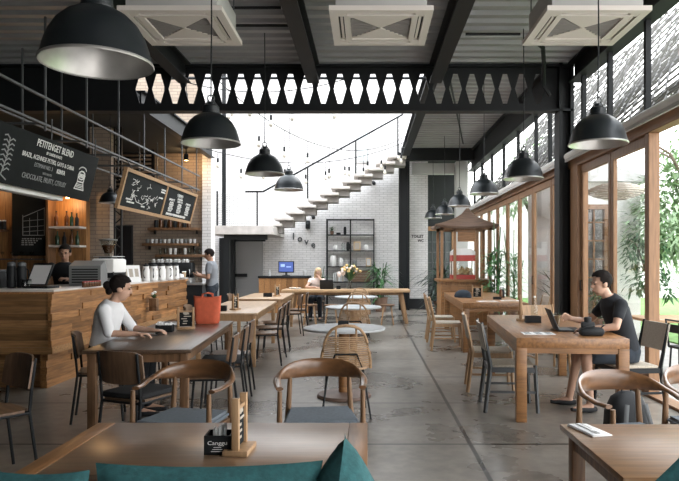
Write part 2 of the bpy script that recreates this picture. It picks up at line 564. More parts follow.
sl.box2((-4.74, 14.0, 3.0), (-4.68, 14.06, 3.92)).box2((-5.92, 14.0, 3.0), (-5.86, 14.06, 3.92))
struct('trim_louvre', sl, 'black')
struct('baseboard_back', MB().box2((1.25, 19.96, 0), (1.87, 20.0, 0.32)), 'black_soft')

# steel frame
struct('column_right', MB().box2((2.87, 9.60, 0), (2.92, 9.86, 4.45)).box2((3.04, 9.60, 0), (3.09, 9.86, 4.45)).box2((2.92, 9.71, 0), (3.04, 9.75, 4.45)), 'black')
struct('column_back', MB().box2((0.94, 19.40, 0), (0.99, 19.66, 4.78)).box2((1.21, 19.40, 0), (1.26, 19.66, 4.78)).box2((0.99, 19.46, 0), (1.21, 19.50, 4.78)), 'black')
struct('trim_beam_back', MB().box2((0.98, 18.62, 4.42), (3.1, 18.8, 4.80)), 'black')

def castellated(x0, x1, y, z0, z1, p=0.25, off=-2.425):
    b = MB(); hb, ht = z0 + 0.10, z1 - 0.09; mid = (hb + ht) / 2; f, m_ = 0.033, 0.098
    t0, t1 = y - 0.008, y + 0.008
    b.box2((x0, t0, z0), (x1, t1, hb)).box2((x0, t0, ht), (x1, t1, z1))
    k = math.ceil((-3.6 - off) / p); xs = []
    while off + k * p < 2.7:
        xs.append(off + k * p); k += 1
    for x in xs:
        b.prism([(x - p / 2, hb), (x - f, hb), (x - m_, mid), (x - f, ht), (x - p / 2, ht)], t0, t1)
        b.prism([(x + f, hb), (x + p / 2, hb), (x + p / 2, ht), (x + f, ht), (x + m_, mid)], t0, t1)
    b.box2((x0, t0, hb), (xs[0] - p / 2, t1, ht)).box2((xs[-1] + p / 2, t0, hb), (x1, t1, ht))
    b.box2((x0, y - 0.10, z0 - 0.03), (x1, y + 0.10, z0)).box2((x0, y - 0.10, z1), (x1, y + 0.10, z1 + 0.03))
    return b
struct('trim_castellated_beam', castellated(-7.25, 3.08, 9.7, 3.76, 4.40), 'black')

def ibeam(x, y0, y1, z0, z1, w=0.18):
    return MB().box2((x - w / 2, y0, z0), (x + w / 2, y1, z0 + 0.025)).box2((x - w / 2, y0, z1 - 0.025), (x + w / 2, y1, z1)).box2((x - 0.012, y0, z0 + 0.025), (x + 0.012, y1, z1 - 0.025))
for x in (-6.0, -2.75, -0.82, 1.01):
    struct('trim_roof_beam', ibeam(x, -1.0, 9.6, 4.14, 4.44), 'black')
struct('trim_eave_beam', ibeam(3.1, -1.0, 9.58, 4.14, 4.44, 0.22), 'black')
struct('trim_eave_beam', ibeam(3.1, 9.88, 19.2, 4.16, 4.74, 0.22), 'black')
struct('trim_atrium_beam', ibeam(1.08, 9.85, 18.3, 4.50, 4.77, 0.2), 'black')
struct('trim_atrium_beam', ibeam(-3.5, 9.85, 14.33, 3.78, 4.10, 0.14), 'black')
# mullions over the doors
for y in (5.0, 6.05, 7.1, 8.2, 9.2, 10.9, 11.8, 13.2, 14.6, 16.0, 17.4, 18.6):
    struct('trim_mullion', MB().box2((3.07, y - 0.03, 3.0), (3.13, y + 0.03, 4.15)), 'black')
for y in (5.8, 7.6):
    pass

# conduits under the deck
for (x0, x1, y) in ((-2.6, -1.0, 7.35), (1.25, 1.95, 8.2), (-1.9, -0.95, 7.9)):
    struct('trim_conduit', MB().tube((x0, y, 4.38), (x1, y, 4.38), 0.018), 'black')
struct('trim_conduit', MB().tube((-3.5, 11.0, 4.62), (1.05, 11.0, 4.62), 0.025).tube((-3.48, 11.0, 4.08), (-3.48, 11.0, 4.62), 0.025), 'black')
struct('trim_conduit', MB().tube((1.2, 10.0, 4.70), (2.6, 17.5, 4.70), 0.02), 'black')
struct('trim_conduit', MB().sweep([(2.1, 8.3, 4.40), (2.35, 8.6, 4.34), (2.5, 9.1, 4.3), (2.62, 9.55, 4.1), (2.72, 9.58, 3.95)], 0.03), 'black')

# header, jambs and folding doors along the right
struct('trim_header', MB().box2((3.03, 3.0, 2.86), (3.17, 19.3, 3.02), bev=0.006), 'frame_y')
struct('trim_threshold', MB().box2((3.02, 3.0, 0.0), (3.18, 19.3, 0.03)), 'frame_y')
struct('trim_jamb', MB().box2((3.04, 6.93, 0.03), (3.16, 7.03, 2.86), bev=0.006), 'frame')
struct('trim_jamb', MB().box2((3.02, 9.24, 0.03), (3.18, 9.56, 2.86), bev=0.006), 'frame')
leaves = [(7.04, 8.1), (8.12, 9.23), (9.90, 10.72), (10.74, 11.94), (11.96, 13.06), (13.08, 14.18), (14.20, 15.28), (15.30, 16.38), (16.40, 17.48), (17.50, 18.58)]
for i, (a, b_) in enumerate(leaves):
    s = 0.078
    z0, z1 = 0.035, 2.855
    f = MB().box2((3.075, a, z0), (3.125, a + s, z1), bev=0.004).box2((3.075, b_ - s, z0), (3.125, b_, z1), bev=0.004)
    f.box2((3.075, a + s, z1 - 0.11), (3.125, b_ - s, z1)).box2((3.075, a + s, z0), (3.125, b_ - s, z0 + 0.20))
    d = struct('door_%d' % (i + 1), f, 'frame')
    obj('glass_pane', MB().box2((3.097, a + s, z0 + 0.2), (3.103, b_ - s, z1 - 0.11)), 'glass', d, smooth=False)
    if i in (0, 1, 3):
        obj('door_pull', MB().tube((3.05, b_ - 0.04, 1.05), (3.05, b_ - 0.04, 1.2), 0.008).tube((3.05, b_ - 0.04, 1.06), (3.076, b_ - 0.04, 1.06), 0.006).tube((3.05, b_ - 0.04, 1.19), (3.076, b_ - 0.04, 1.19), 0.006), 'black', d)
# roller blinds on the header
for n_, (y0, y1, lab) in enumerate(((4.2, 9.5, 'rolled white fabric blind above the nearest glass doors, before the black column'), (9.95, 14.3, 'rolled white fabric blind above the far glass doors, just past the black column'), (14.4, 19.0, 'rolled white fabric blind at the far end of the glass doors'))):
    t = thing('roller_blind', lab, 'blind', (2.96, y0, 3.02), group='roller blinds on the door header')
    obj('fabric_roll', MB().tube((0, 0, 0), (0, y1 - y0, 0), 0.055, n=16), 'plaster', t)
    obj('bottom_bar', MB().box2((-0.045, 0.02, -0.085), (-0.02, y1 - y0 - 0.02, -0.045)), 'grey_plaster', t)
    for yy in (0.01, y1 - y0 - 0.01):
        obj('bracket', MB().box2((0.0, yy - 0.01, -0.02), (0.07, yy + 0.01, 0.02)), 'greysteel', t)

# ------------------------------------------------------------------ stairs and landing at the back
st = thing('staircase', 'pale concrete staircase rising from the landing up to the black column', 'stairs', (0, 18.3, 2.2))
for i in range(12):
    x = -2.95 + 0.325 * i; z = 0.36 + 0.178 * i
    b = MB().box2((x - 0.07, 0, z - 0.075), (x + 0.48, 1.05, z), bev=0.006)
    obj('tread', b, 'concrete', st)
b = MB()
for i in range(12):
    x = -2.95 + 0.325 * i; z = 0.36 + 0.178 * i
    b.box2((x + 0.06, 0.25, z - 0.26), (x + 0.46, 0.75, z - 0.076))
obj('stringer', b, 'concrete_dark', st)
struct('trim_landing', MB().box2((-4.4, 17.6, 2.22), (-2.62, 19.995, 2.46), bev=0.01), 'concrete')
hr = thing('stair_railing', 'slim black railing climbing beside the concrete stairs', 'railing', (0, 18.25, 2.46))
slope = 0.178 / 0.325
def hz(x): return 0.10 + (x + 2.95) * slope + 0.95
obj('handrail', MB().box2((-3.5, -0.02, 0.98), (-3.0, 0.02, 1.03)).sweep([(-3.0, 0, 1.0), (1.0, 0, hz(1.0))], 0.028, 6), 'black', hr)
for x in (-1.72, -0.35, 0.85):
    zz = 0.10 + 0.178 * int((x + 3.02) / 0.325)
    obj('post', MB().box2((x - 0.022, -0.02, zz + 0.0), (x + 0.022, 0.02, hz(x))), 'black', hr)
for x in (-4.3, -3.16):
    obj('post', MB().box2((x - 0.02, -0.02, 0.0), (x + 0.02, 0.02, 1.02)), 'black', hr)
struct('trim_landing_column', MB().box2((-4.2, 18.4, 2.46), (-4.1, 18.5, 7.5)), 'black')
struct('trim_landing_column', MB().box2((-4.0, 17.75, 0), (-3.85, 17.9, 2.22)).box2((-3.85, 17.75, 2.08), (-2.8, 17.85, 2.22)), 'black')
# shutter under the landing
sh = MB().box2((-4.1, 19.93, 0), (-3.28, 19.99, 2.1))
for k in range(21):
    sh.box2((-4.1, 19.915, k * 0.1 + 0.01), (-3.28, 19.935, k * 0.1 + 0.085))
struct('door_30', sh, mat('grey_shutter', (0.30, 0.30, 0.30), 0.6))
struct('trim_shutter_frame', MB().box2((-4.56, 19.6, 0), (-4.12, 19.9, 2.2)).box2((-4.12, 19.83, 1.0), (-3.75, 19.90, 1.1)).box2((-4.12, 19.85, 2.1), (-3.2, 19.99, 2.2)), 'black')
# wire mesh on the landing
ms = MB()
for k in range(19):
    ms.box((-4.25 + k * 0.06, 18.25, 2.96), (0.004, 0.004, 0.96))
for k in range(16):
    ms.box((-3.72, 18.25, 2.5 + k * 0.06), (1.08, 0.004, 0.004))
tag(obj('mesh_guard', ms, 'greysteel', smooth=False), 'fine wire mesh guard filling the landing railing', 'mesh')
# small window high behind the stairs
wd = struct('window_1', MB().box2((-0.36, 19.94, 4.55), (0.02, 20.0, 5.6)), 'grey_plaster')
obj('glass_pane', MB().box2((-0.32, 19.92, 4.6), (-0.02, 19.94, 5.55)), mat('pale_frosted_glass', (0.55, 0.6, 0.6), 0.2), wd)

# door in the back recess
wd = struct('door_20', MB().box2((1.9, 22.30, 0), (2.02, 22.4, 2.7)).box2((2.92, 22.30, 0), (3.04, 22.4, 2.7)).box2((2.02, 22.3, 2.55), (2.92, 22.4, 2.7)), 'frame')
obj('glass_pane', MB().box2((2.02, 22.36, 0), (2.92, 22.37, 2.55)), mat('dark_glass', (0.05, 0.06, 0.06), 0.1), wd)
lat = MB()
for k in range(1, 4):
    lat.box2((2.02 + k * 0.225 - 0.015, 22.33, 0), (2.02 + k * 0.225 + 0.015, 22.36, 2.55))
for k in range(1, 7):
    lat.box2((2.02, 22.33, k * 0.36 - 0.015), (2.92, 22.36, k * 0.36 + 0.015))
obj('lattice', lat, 'greysteel', wd)

# ------------------------------------------------------------------ outside
nb = bmesh.new()
NX, NY = 24, 118
vs = []
for j in range(NY):
    row = []
    for i in range(NX):
        x = 3.2 + i * 0.10; y = 4.0 + j * 0.14
        z = 3.12 + (x - 3.2) * 1.25 - 0.25 * math.sin(PI * i / (NX - 1)) + 0.16 * noise.noise((x * 1.1, y * 0.8, 0)) * min(1, i / 3)
        row.append(nb.verts.new((x + 0.04 * noise.noise((x * 3, y * 3, 4)), y + 0.05 * noise.noise((x * 3, y * 3, 9)), z)))
    vs.append(row)
for j in range(0, NY - 2):
    for i in range(1, NX - 1):
        if (i + j) % 2 == 0:
            try: nb.faces.new((vs[j][i], vs[j + 1][i + 1], vs[j + 2][i], vs[j + 1][i - 1]))
            except Exception: pass
for v in [v for v in nb.verts if not v.link_faces]:
    nb.verts.remove(v)
me = bpy.data.meshes.new('rope_net'); nb.to_mesh(me); nb.free()
o = obj('rope_net', me, 'rope', smooth=False)
wf = o.modifiers.new('w', 'WIREFRAME'); wf.thickness = 0.034; wf.use_replace = True; wf.use_even_offset = False
tag(o, 'grey rope net sloping up outside above the glass doors', 'net')

# garden house beyond the doors
def window_unit(n, x0, x1, y, z0, z1, cols, rows, m='frame', pane='dark_glass'):
    f = MB().box2((x0, y - 0.05, z0), (x0 + 0.08, y + 0.03, z1)).box2((x1 - 0.08, y - 0.05, z0), (x1, y + 0.03, z1)).box2((x0, y - 0.05, z1 - 0.08), (x1, y + 0.03, z1)).box2((x0, y - 0.05, z0), (x1, y + 0.03, z0 + 0.08))
    for k in range(1, cols):
        x = x0 + (x1 - x0) * k / cols
        f.box2((x - 0.02, y - 0.04, z0), (x + 0.02, y + 0.02, z1))
    for k in range(1, rows):
        z = z0 + (z1 - z0) * k / rows
        f.box2((x0, y - 0.04, z - 0.02), (x1, y + 0.02, z + 0.02))
    w = struct('window_%d' % n, f, m)
    obj('glass_pane', MB().box2((x0 + 0.05, y, z0 + 0.05), (x1 - 0.05, y + 0.01, z1 - 0.05)), 'clear', w, smooth=False)
    return w
gh = thing('garden_house', 'white garden house with timber lattice windows beyond the glass doors', 'house', (0, 0, 0))
obj('wall', MB().box2((4.98, 13.2, -0.03), (5.62, 13.4, 3.1)).box2((3.90, 13.2, 2.65), (4.98, 13.4, 3.1)).box2((5.42, 13.4, -0.03), (5.62, 15.6, 3.1)).box2((3.9, 15.4, 0), (5.42, 15.6, 3.1)).box2((3.90, 13.32, 0), (3.95, 15.4, 3.1)), 'plaster', gh)
obj('roof', MB().prism([(3.75, 3.1), (5.8, 3.1), (5.8, 3.18), (4.75, 3.5), (3.75, 3.18)], 13.0, 15.8), 'grey_plaster', gh)
f = MB().box2((3.95, 13.2, 0.0), (4.05, 13.32, 2.65)).box2((4.88, 13.2, 0.0), (4.98, 13.32, 2.65)).box2((4.05, 13.2, 2.55), (4.88, 13.32, 2.65))
for k in range(1, 4): f.box2((4.05 + k * 0.2075 - 0.016, 13.22, 0), (4.05 + k * 0.2075 + 0.016, 13.26, 2.55))
for k in range(1, 7): f.box2((4.05, 13.22, k * 0.38 - 0.016), (4.88, 13.26, k * 0.38 + 0.016))
w = obj('lattice_window', f, 'frame', gh)
obj('window_glass', MB().box2((4.05, 13.27, 0), (4.88, 13.275, 2.55)), 'glass', w, smooth=False)
struct('wall_garden', MB().box2((3.2, 26, 0), (16, 26.2, 4.2)), 'plaster')

def tree(x, y, h, r, n, m, label, leaf=0.16, trunk=0.09, zc=None, low=0.0):
    t = thing('tree', label, 'tree', (x, y, -0.02), group='garden trees and bushes')
    zc = zc or h - r * 0.9
    tr = MB().sweep([(0, 0, 0), (0.05, 0.03, zc * 0.5), (0, 0.05, zc)], [trunk, trunk * 0.8, trunk * 0.5])
    for k in range(6):
        a = k * 1.05
        tr.sweep([(0, 0.03, zc * 0.7), (0.4 * r * math.cos(a), 0.4 * r * math.sin(a), zc + 0.1 * r), (0.8 * r * math.cos(a), 0.8 * r * math.sin(a), zc + 0.35 * r)], [trunk * 0.5, trunk * 0.3, trunk * 0.12], 6)
    obj('trunk', tr, 'bark', t)
    g = random.Random(int(x * 100 + y)); b = MB()
    blobs = [(g.uniform(-.6, .6) * r, g.uniform(-.6, .6) * r, zc + g.uniform(-.75 - low, .6) * r, g.uniform(.35, .6) * r) for _ in range(9)]
    for _ in range(n):
        c = g.choice(blobs)
        d = Vector((g.gauss(0, 1), g.gauss(0, 1), g.gauss(0, 1))).normalized()
        p = Vector(c[:3]) + d * c[3] * g.uniform(0.55, 1.05)
        if p.z < 0.05: continue
        b.leaf(p, (d.x + g.uniform(-.6, .6), d.y + g.uniform(-.6, .6), d.z * .5 + g.uniform(-.4, .3)), leaf * g.uniform(.7, 1.4), leaf * 0.4, droop=0.3, seg=2)
    obj('foliage', b, m, t, smooth=False)
    return t
tree(6.35, 12.1, 4.8, 1.6, 4600, 'leaf_pale', 'tall pale-leaved tree in the opening past the last door post', 0.17)
tree(8.6, 16.6, 5.5, 2.0, 3000, 'leaf_pale', 'broad pale-green tree far out on the lawn, right edge', 0.2)
tree(6.2, 9.6, 1.5, 0.7, 1300, 'leaf_mid', 'low bright-green bush on the lawn right of the last door post', 0.14, 0.03, low=0.3)
tree(5.15, 11.8, 2.2, 0.5, 700, 'leaf', 'small leafy shrub against the white garden house wall', 0.13, 0.025, low=0.8)
tree(5.6, 21.5, 5.4, 1.6, 2200, 'leaf_pale', 'tree behind the garden house roof', 0.2)
tree(5.2, 8.2, 1.0, 0.5, 800, 'leaf_mid', 'ground-hugging green shrub nearest the terrace edge outside', 0.12, 0.02, low=0.3)

# terrace wicker lamp and ceiling fan outside
t = thing('wicker_lamp', 'wide woven wicker lamp hanging outside behind the second door pane', 'lamp', (3.95, 10.2, 2.52))
sp = MB()
for k in range(9):
    f_ = k / 8; rr = 0.10 + 0.33 * math.sin(PI * (0.12 + 0.8 * f_)); zz = 0.22 * (1 - f_) - 0.05
    sp.sweep([(rr * math.cos(a * PI / 14), rr * math.sin(a * PI / 14), zz) for a in range(28)], 0.013, 6, closed=True)
for a in range(20):
    an = a * PI / 10
    sp.sweep([((0.10 + 0.33 * math.sin(PI * (0.12 + 0.8 * q / 8))) * math.cos(an), (0.10 + 0.33 * math.sin(PI * (0.12 + 0.8 * q / 8))) * math.sin(an), 0.22 * (1 - q / 8) - 0.05) for q in range(9)], 0.007, 4)
obj('shade', sp, 'canvas', t)
obj('cord', MB().tube((0, 0, 0.17), (0, 0, 1.32), 0.006), 'black', t)
t2 = thing('bistro_chair', 'dark metal outdoor chair past the last door post, right edge', 'chair', (3.95, 7.75, -0.03), R(100))
obj('seat', MB().box((0, 0, 0.45), (0.42, 0.42, 0.03), bev=0.01), 'black', t2)
obj('backrest', MB().sweep([(-0.2, 0.2, 0.45), (-0.2, 0.24, 0.78), (0.2, 0.24, 0.78), (0.2, 0.2, 0.45)], 0.014).box((0, 0.235, 0.68), (0.38, 0.012, 0.1)), 'black', t2)
for sx in (-1, 1):
    for sy in (-1, 1):
        obj('leg', MB().tube((sx * .18, sy * .18, .45), (sx * .2, sy * .2, 0), 0.012), 'black', t2)
t2 = thing('terrace_table', 'pale wooden outdoor table past the last door post, right edge', 'table', (4.0, 8.55, -0.03))
obj('tabletop', MB().box((0, 0, 0.73), (0.8, 0.8, 0.04), bev=0.006), 'lightwood', t2)
for sx in (-1, 1):
    for sy in (-1, 1):
        obj('leg', MB().box((sx * .35, sy * .35, .355), (0.05, 0.05, 0.71)), 'black', t2)
# ------------------------------------------------------------------ ceiling air conditioners
def aircon(x, y, label):
    t = thing('ceiling_aircon', label, 'air conditioner', (x, y, 3.74), group='ceiling cassette air conditioners')
    # panel ring
    p = MB()
    def ring(o, i, z0, z1):
        p.prism([(-o, -o), (o, -o), (i, -i), (-i, -i)], z0, z1, 'xy'); p.prism([(o, -o), (o, o), (i, i), (i, -i)], z0, z1, 'xy')
        p.prism([(o, o), (-o, o), (-i, i), (i, i)], z0, z1, 'xy'); p.prism([(-o, o), (-o, -o), (-i, -i), (-i, i)], z0, z1, 'xy')
    ring(0.475, 0.40, 0.0, 0.045); ring(0.345, 0.29, 0.0, 0.04); p.box2((-0.46, -0.46, 0.03), (0.46, 0.46, 0.05))
    for sx, sy in ((1, 1), (-1, 1), (1, -1), (-1, -1)):
        p.box((sx * 0.36, sy * 0.36, 0.018), (0.085, 0.085, 0.03))
    obj('panel', p, 'ac', t, smooth=False)
    obj('body', MB().box2((-0.42, -0.42, 0.05), (0.42, 0.42, 0.31), bev=0.01), 'grey_plaster', t)
    for k in range(4):
        a = k * PI / 2; c, s = math.cos(a), math.sin(a)
        def rr(px, py): return (px * c - py * s, px * s + py * c)
        q = MB(); q2 = MB()
        cx, cy = rr(0, -0.3725)
        q.box((cx, cy, 0.028), (0.60, 0.05, 0.01), rz=a)
        obj('air_slot', q, 'ac_slot', t, smooth=False)
        cx, cy = rr(0, -0.368)
        q2.box((cx, cy, 0.012), (0.58, 0.024, 0.008), rot=(0.5 * (1 if k % 2 == 0 else 0), 0, a))
        obj('louvre', q2, 'ac', t, smooth=False)
    g = MB()
    for sgn in (-1, 1):
        g.prism([(0, 0), (-0.285, sgn * 0.285), (0.285, sgn * 0.285)], 0.012, 0.03, 'xy')
    obj('grille_panel', g, 'ac', t, smooth=False)
    g = MB()
    for sgn in (-1, 1):
        g.prism([(sgn * 0.02, 0), (sgn * 0.285, 0.262), (sgn * 0.285, -0.262)], 0.016, 0.03, 'xy')
        for k in range(1, 12):
            yy = -0.262 + k * 0.0437
            g.box2((sgn * max(0.03, abs(yy) + 0.01), yy - 0.004, 0.011), (sgn * 0.285, yy + 0.004, 0.017))
    obj('grille_mesh', g, 'ac_grille', t, smooth=False)
    for sx, sy in ((1, 1), (-1, 1), (1, -1), (-1, -1)):
        obj('hanger_rod', MB().tube((sx * 0.40, sy * 0.40, 0.3), (sx * 0.40, sy * 0.40, 0.73), 0.008), 'greysteel', t)
    return t
aircon(-1.80, 6.27, 'white ceiling cassette air conditioner behind the big near lamp, leftmost of three')
aircon(0.12, 6.27, 'white ceiling cassette air conditioner between the two middle roof beams')
aircon(2.10, 6.27, 'white ceiling cassette air conditioner beside the eave beam, rightmost of three')

# ------------------------------------------------------------------ pendant lamps
def pendant(x, y, z, label, top=4.43, s=1.0, group='black dome pendant lamps'):
    t = thing('pendant_lamp', label, 'lamp', (x, y, z), group=group)
    out = [(.25, -0.004), (.2525, 0.004), (.2505, .014), (.243, .03), (.234, .07), (.215, .125), (.183, .18), (.14, .222), (.10, .245), (.078, .253)]
    inn = [(.074, .24), (.10, .232), (.135, .21), (.176, .17), (.207, .12), (.226, .07), (.236, .03), (.244, .012), (.248, 0.0)]
    S = lambda pr: [(r * s, q * s) for r, q in pr]
    obj('shade', MB().lathe(S(out), 40, cap=False), 'lamp_black', t)
    obj('reflector', MB().lathe(S([(0.01, .238)] + inn), 40, cap=False), 'silver', t)
    obj('rim', MB().lathe(S([(.2525, -.006), (.256, 0.0), (.2525, .008), (.247, 0.002), (.2525, -.006)]), 40, cap=False), 'silver', t)
    obj('cap', MB().lathe(S([(.079, .25), (.079, .262), (.072, .266), (.070, .315), (.055, .327), (.03, .332), (.026, .355), (.01, .36)]), 24), 'lamp_black', t)
    h = MB().sweep([(0.03 * s * math.cos(a * PI / 6), 0, (.385 + 0.03 * math.sin(a * PI / 6)) * s) for a in range(12)], 0.006 * s, 6, closed=True)
    for q in (-1, 1):
        h.tube((q * 0.06 * s, 0, 0.315 * s), (q * 0.015 * s, 0, 0.375 * s), 0.006 * s)
    obj('hanging_loop', h, 'greysteel', t)
    obj('cord', MB().sweep([(0, 0, .40 * s), (0.006, 0, .40 * s + (top - z - .4 * s) * .4), (0, 0.0, top - z)], 0.0065), 'black', t)
    b = MB().lathe(S([(.001, .09), (.025, .094), (.042, .118), (.046, .145), (.036, .175), (.022, .195), (.02, .24)]), 16)
    obj('bulb', b, 'bulb', t)
    return t
pendant(-1.27, 3.0, 2.39, 'biggest black dome lamp, nearest to us, top left of the picture')
pendant(-1.35, 5.5, 2.48, 'second black dome lamp of the left row, right of the big near one')
pendant(-1.34, 8.3, 2.60, 'third black dome lamp of the left row, in front of the white stairs wall')
pendant(-1.36, 11.0, 2.70, 'fourth and smallest black dome lamp of the left row, low before the stairs', top=4.61)
pendant(2.03, 5.65, 2.50, 'nearest black dome lamp of the right row, in front of the column top')
pendant(1.98, 8.15, 2.52, 'second black dome lamp of the right row, left of the black column')
pendant(1.99, 11.0, 2.63, 'third black dome lamp of the right row, above the popcorn kiosk roof', top=4.785)
pendant(2.0, 14.0, 2.68, 'fourth black dome lamp of the right row, hanging just left of the kiosk roof', top=4.785)
pendant(2.02, 16.9, 2.72, 'fifth black dome lamp of the right row, partly hidden by the fourth', top=4.785)
pendant(1.9, 18.7, 2.74, 'last and smallest dome lamp of the right row, beside the toilet wall', top=4.43)
pendant(-4.15, 10.3, 2.41, 'small black dome lamp over the bar, left of the framed menu board', top=3.93, s=0.68, group='bar lamps')

# string lights in the atrium
def festoon(a, b, sag, n, drop, label):
    a, b = Vector(a), Vector(b)
    P = lambda f: a.lerp(b, f) + Vector((0, 0, -sag * 4 * f * (1 - f)))
    t = thing('string_light', label, 'string lights', a, group='bulb strings in the atrium')
    obj('wire', MB().sweep([P(k / 20) - a for k in range(21)], 0.009, 5), 'black', t)
    for k in range(n):
        p = P((k + 0.5) / n) - a; d = drop * (0.6 + 0.8 * ((k * 37) % 10) / 10)
        u = obj('bulb_drop', MB().tube(p, p - Vector((0, 0, d)), 0.006, n=5).tube(p - Vector((0, 0, d)), p - Vector((0, 0, d + .09)), 0.022, n=8), 'black', t)
        obj('bulb', MB().lathe([(.004, -.13), (.028, -.115), (.04, -.085), (.034, -.05), (.02, -.02), (.018, 0)], 10, c=p - Vector((0, 0, d + .08))), 'bulb', u)
festoon((-2.6, 11.0, 4.6), (0.99, 15.5, 4.55), 0.75, 9, 0.35, 'string of hanging bulbs sagging across the stairs from the beam down to the right')
festoon((-3.42, 13.5, 3.85), (0.99, 16.2, 4.52), 0.42, 10, 0.22, 'lower string of bulbs stretched across behind the lamps to the stair top')
festoon((-3.3, 11.0, 4.6), (-0.4, 11.0, 4.6), 0.22, 8, 0.32, 'short string of bulbs just under the pierced beam at the left of the atrium')

# ------------------------------------------------------------------ tables
def table(name, label, x, y, rz, w, l, h, top='oak_y', legm='teak_leg', tt=0.03, lw=0.06, ap=0.09, inset=0.03, cat='table', group=None, board=None, bev=0.004):
    t = thing(name, label, cat, (x, y, 0), rz, group)
    if board:
        bw = 0.085
        obj('tabletop', MB().box2((-w / 2 + bw, -l / 2, h - tt), (w / 2 - bw, l / 2, h), bev=bev), top, t)
        for s in (-1, 1):
            obj('end_board', MB().box2((s * w / 2, -l / 2, h - tt), (s * (w / 2 - bw + 0.001), l / 2, h), bev=bev), board, t)
    else:
        obj('tabletop', MB().box2((-w / 2, -l / 2, h - tt), (w / 2, l / 2, h), bev=bev), top, t)
    x0, y0 = w / 2 - inset - 0.01, l / 2 - inset - 0.01
    a = MB()
    for s in (-1, 1):
        a.box2((-x0, s * y0, h - tt - ap), (x0, s * (y0 - 0.02), h - tt)).box2((s * x0, -y0, h - tt - ap), (s * (x0 - 0.02), y0, h - tt))
    obj('apron', a, legm, t)
    for sx in (-1, 1):
        for sy in (-1, 1):
            cx, cy = sx * (w / 2 - inset - lw / 2), sy * (l / 2 - inset - lw / 2)
            obj('leg', MB().box((cx, cy, (h - tt) / 2), (lw, lw, h - tt), bev=0.004), legm, t)
    return t
table('dining_table', 'teak table with end boards in the foreground left, menu block on it', -0.64, 2.66, 0, 1.275, 0.74, 0.70, 'teak_x', 'teak_leg', 0.035, 0.05, board='oak_y')
table('dining_table', 'teak table in the foreground right with wrapped cutlery on its corner', 1.53, 2.63, 0, 1.26, 0.745, 0.70, 'teak_warm', 'teak_leg', 0.028, 0.06, ap=0.07)
table('dining_table', 'long dark walnut table where the woman in white sits', -1.96, 6.43, R(4.2), 0.86, 2.54, 0.75, 'walnut_y', 'walnut_z', 0.03, 0.065, ap=0.075)
table('dining_table', 'long pale wood table behind the orange bag', -2.03, 10.2, R(2.5), 0.88, 2.75, 0.755, 'lighttop', 'lightwood', 0.03, 0.06)
table('dining_table', 'pale wood table third along from the dark walnut one', -2.1, 13.35, R(1), 0.9, 2.3, 0.76, 'lighttop', 'lightwood', 0.03, 0.06)
table('communal_table', 'heavy oak table with thick top where the man in black works', 1.95, 7.05, R(-4.6), 1.0, 2.55, 0.77, 'oak_y', 'oak', 0.09, 0.095, ap=0.05, inset=0.0)
table('communal_table', 'heavy oak table beyond the working man, before the popcorn kiosk', 2.12, 12.1, R(-2), 1.05, 3.6, 0.80, 'oak_y', 'oak', 0.09, 0.10, ap=0.05, inset=0.0)
# long cross table at the back with splayed legs
t = thing('long_table', 'long light wood table across the back where the blonde woman sits', 'table', (-0.5, 15.55, 0))
obj('tabletop', MB().box2((-1.55, -0.45, 0.74), (1.5, 0.45, 0.80), bev=0.005), 'lighttop_x', t)
for sx in (-1, 1):
    for sy in (-1, 1):
        obj('leg', MB().sweep([(sx * 1.28, sy * 0.30, 0.74), (sx * 1.42, sy * 0.40, 0.0)], [(0.055, 0.045), (0.04, 0.035)], 4), 'lightwood', t)
obj('stretcher', MB().box2((-1.3, -0.02, 0.66), (1.3, 0.02, 0.74)), 'lightwood', t)
# round tables
def round_table(x, y, label):
    t = thing('round_table', label, 'table', (x, y, 0), group='round stone cafe tables')
    obj('tabletop', MB().lathe([(0.43, 0.725), (0.445, 0.73), (0.445, 0.748), (0.435, 0.755)], 48), 'stone', t)
    obj('pedestal', MB().lathe([(0.06, 0.05), (0.06, 0.69), (0.10, 0.70), (0.16, 0.724)], 20), 'oak', t)
    obj('base', MB().lathe([(0.29, 0.0), (0.295, 0.012), (0.28, 0.035), (0.12, 0.05), (0.065, 0.055)], 36), 'rust', t)
round_table(-0.26, 6.95, 'nearest round grey stone table, small black napkin box on it')
round_table(-0.23, 10.2, 'middle round grey stone table of the row of three')
round_table(-0.24, 13.2, 'farthest round stone table, in front of the long light table')

# bench under the cushions in front of us
t = thing('bench', 'upholstered bench seat under the teal cushions at the bottom edge', 'bench', (0.0, 1.55, 0))
obj('seat', MB().box2((-1.9, -0.25, 0.36), (1.9, 0.30, 0.47), bev=0.03), 'grey_cushion', t)
obj('base', MB().box2((-1.85, -0.22, 0.0), (1.85, 0.22, 0.36)), 'walnut_z', t)

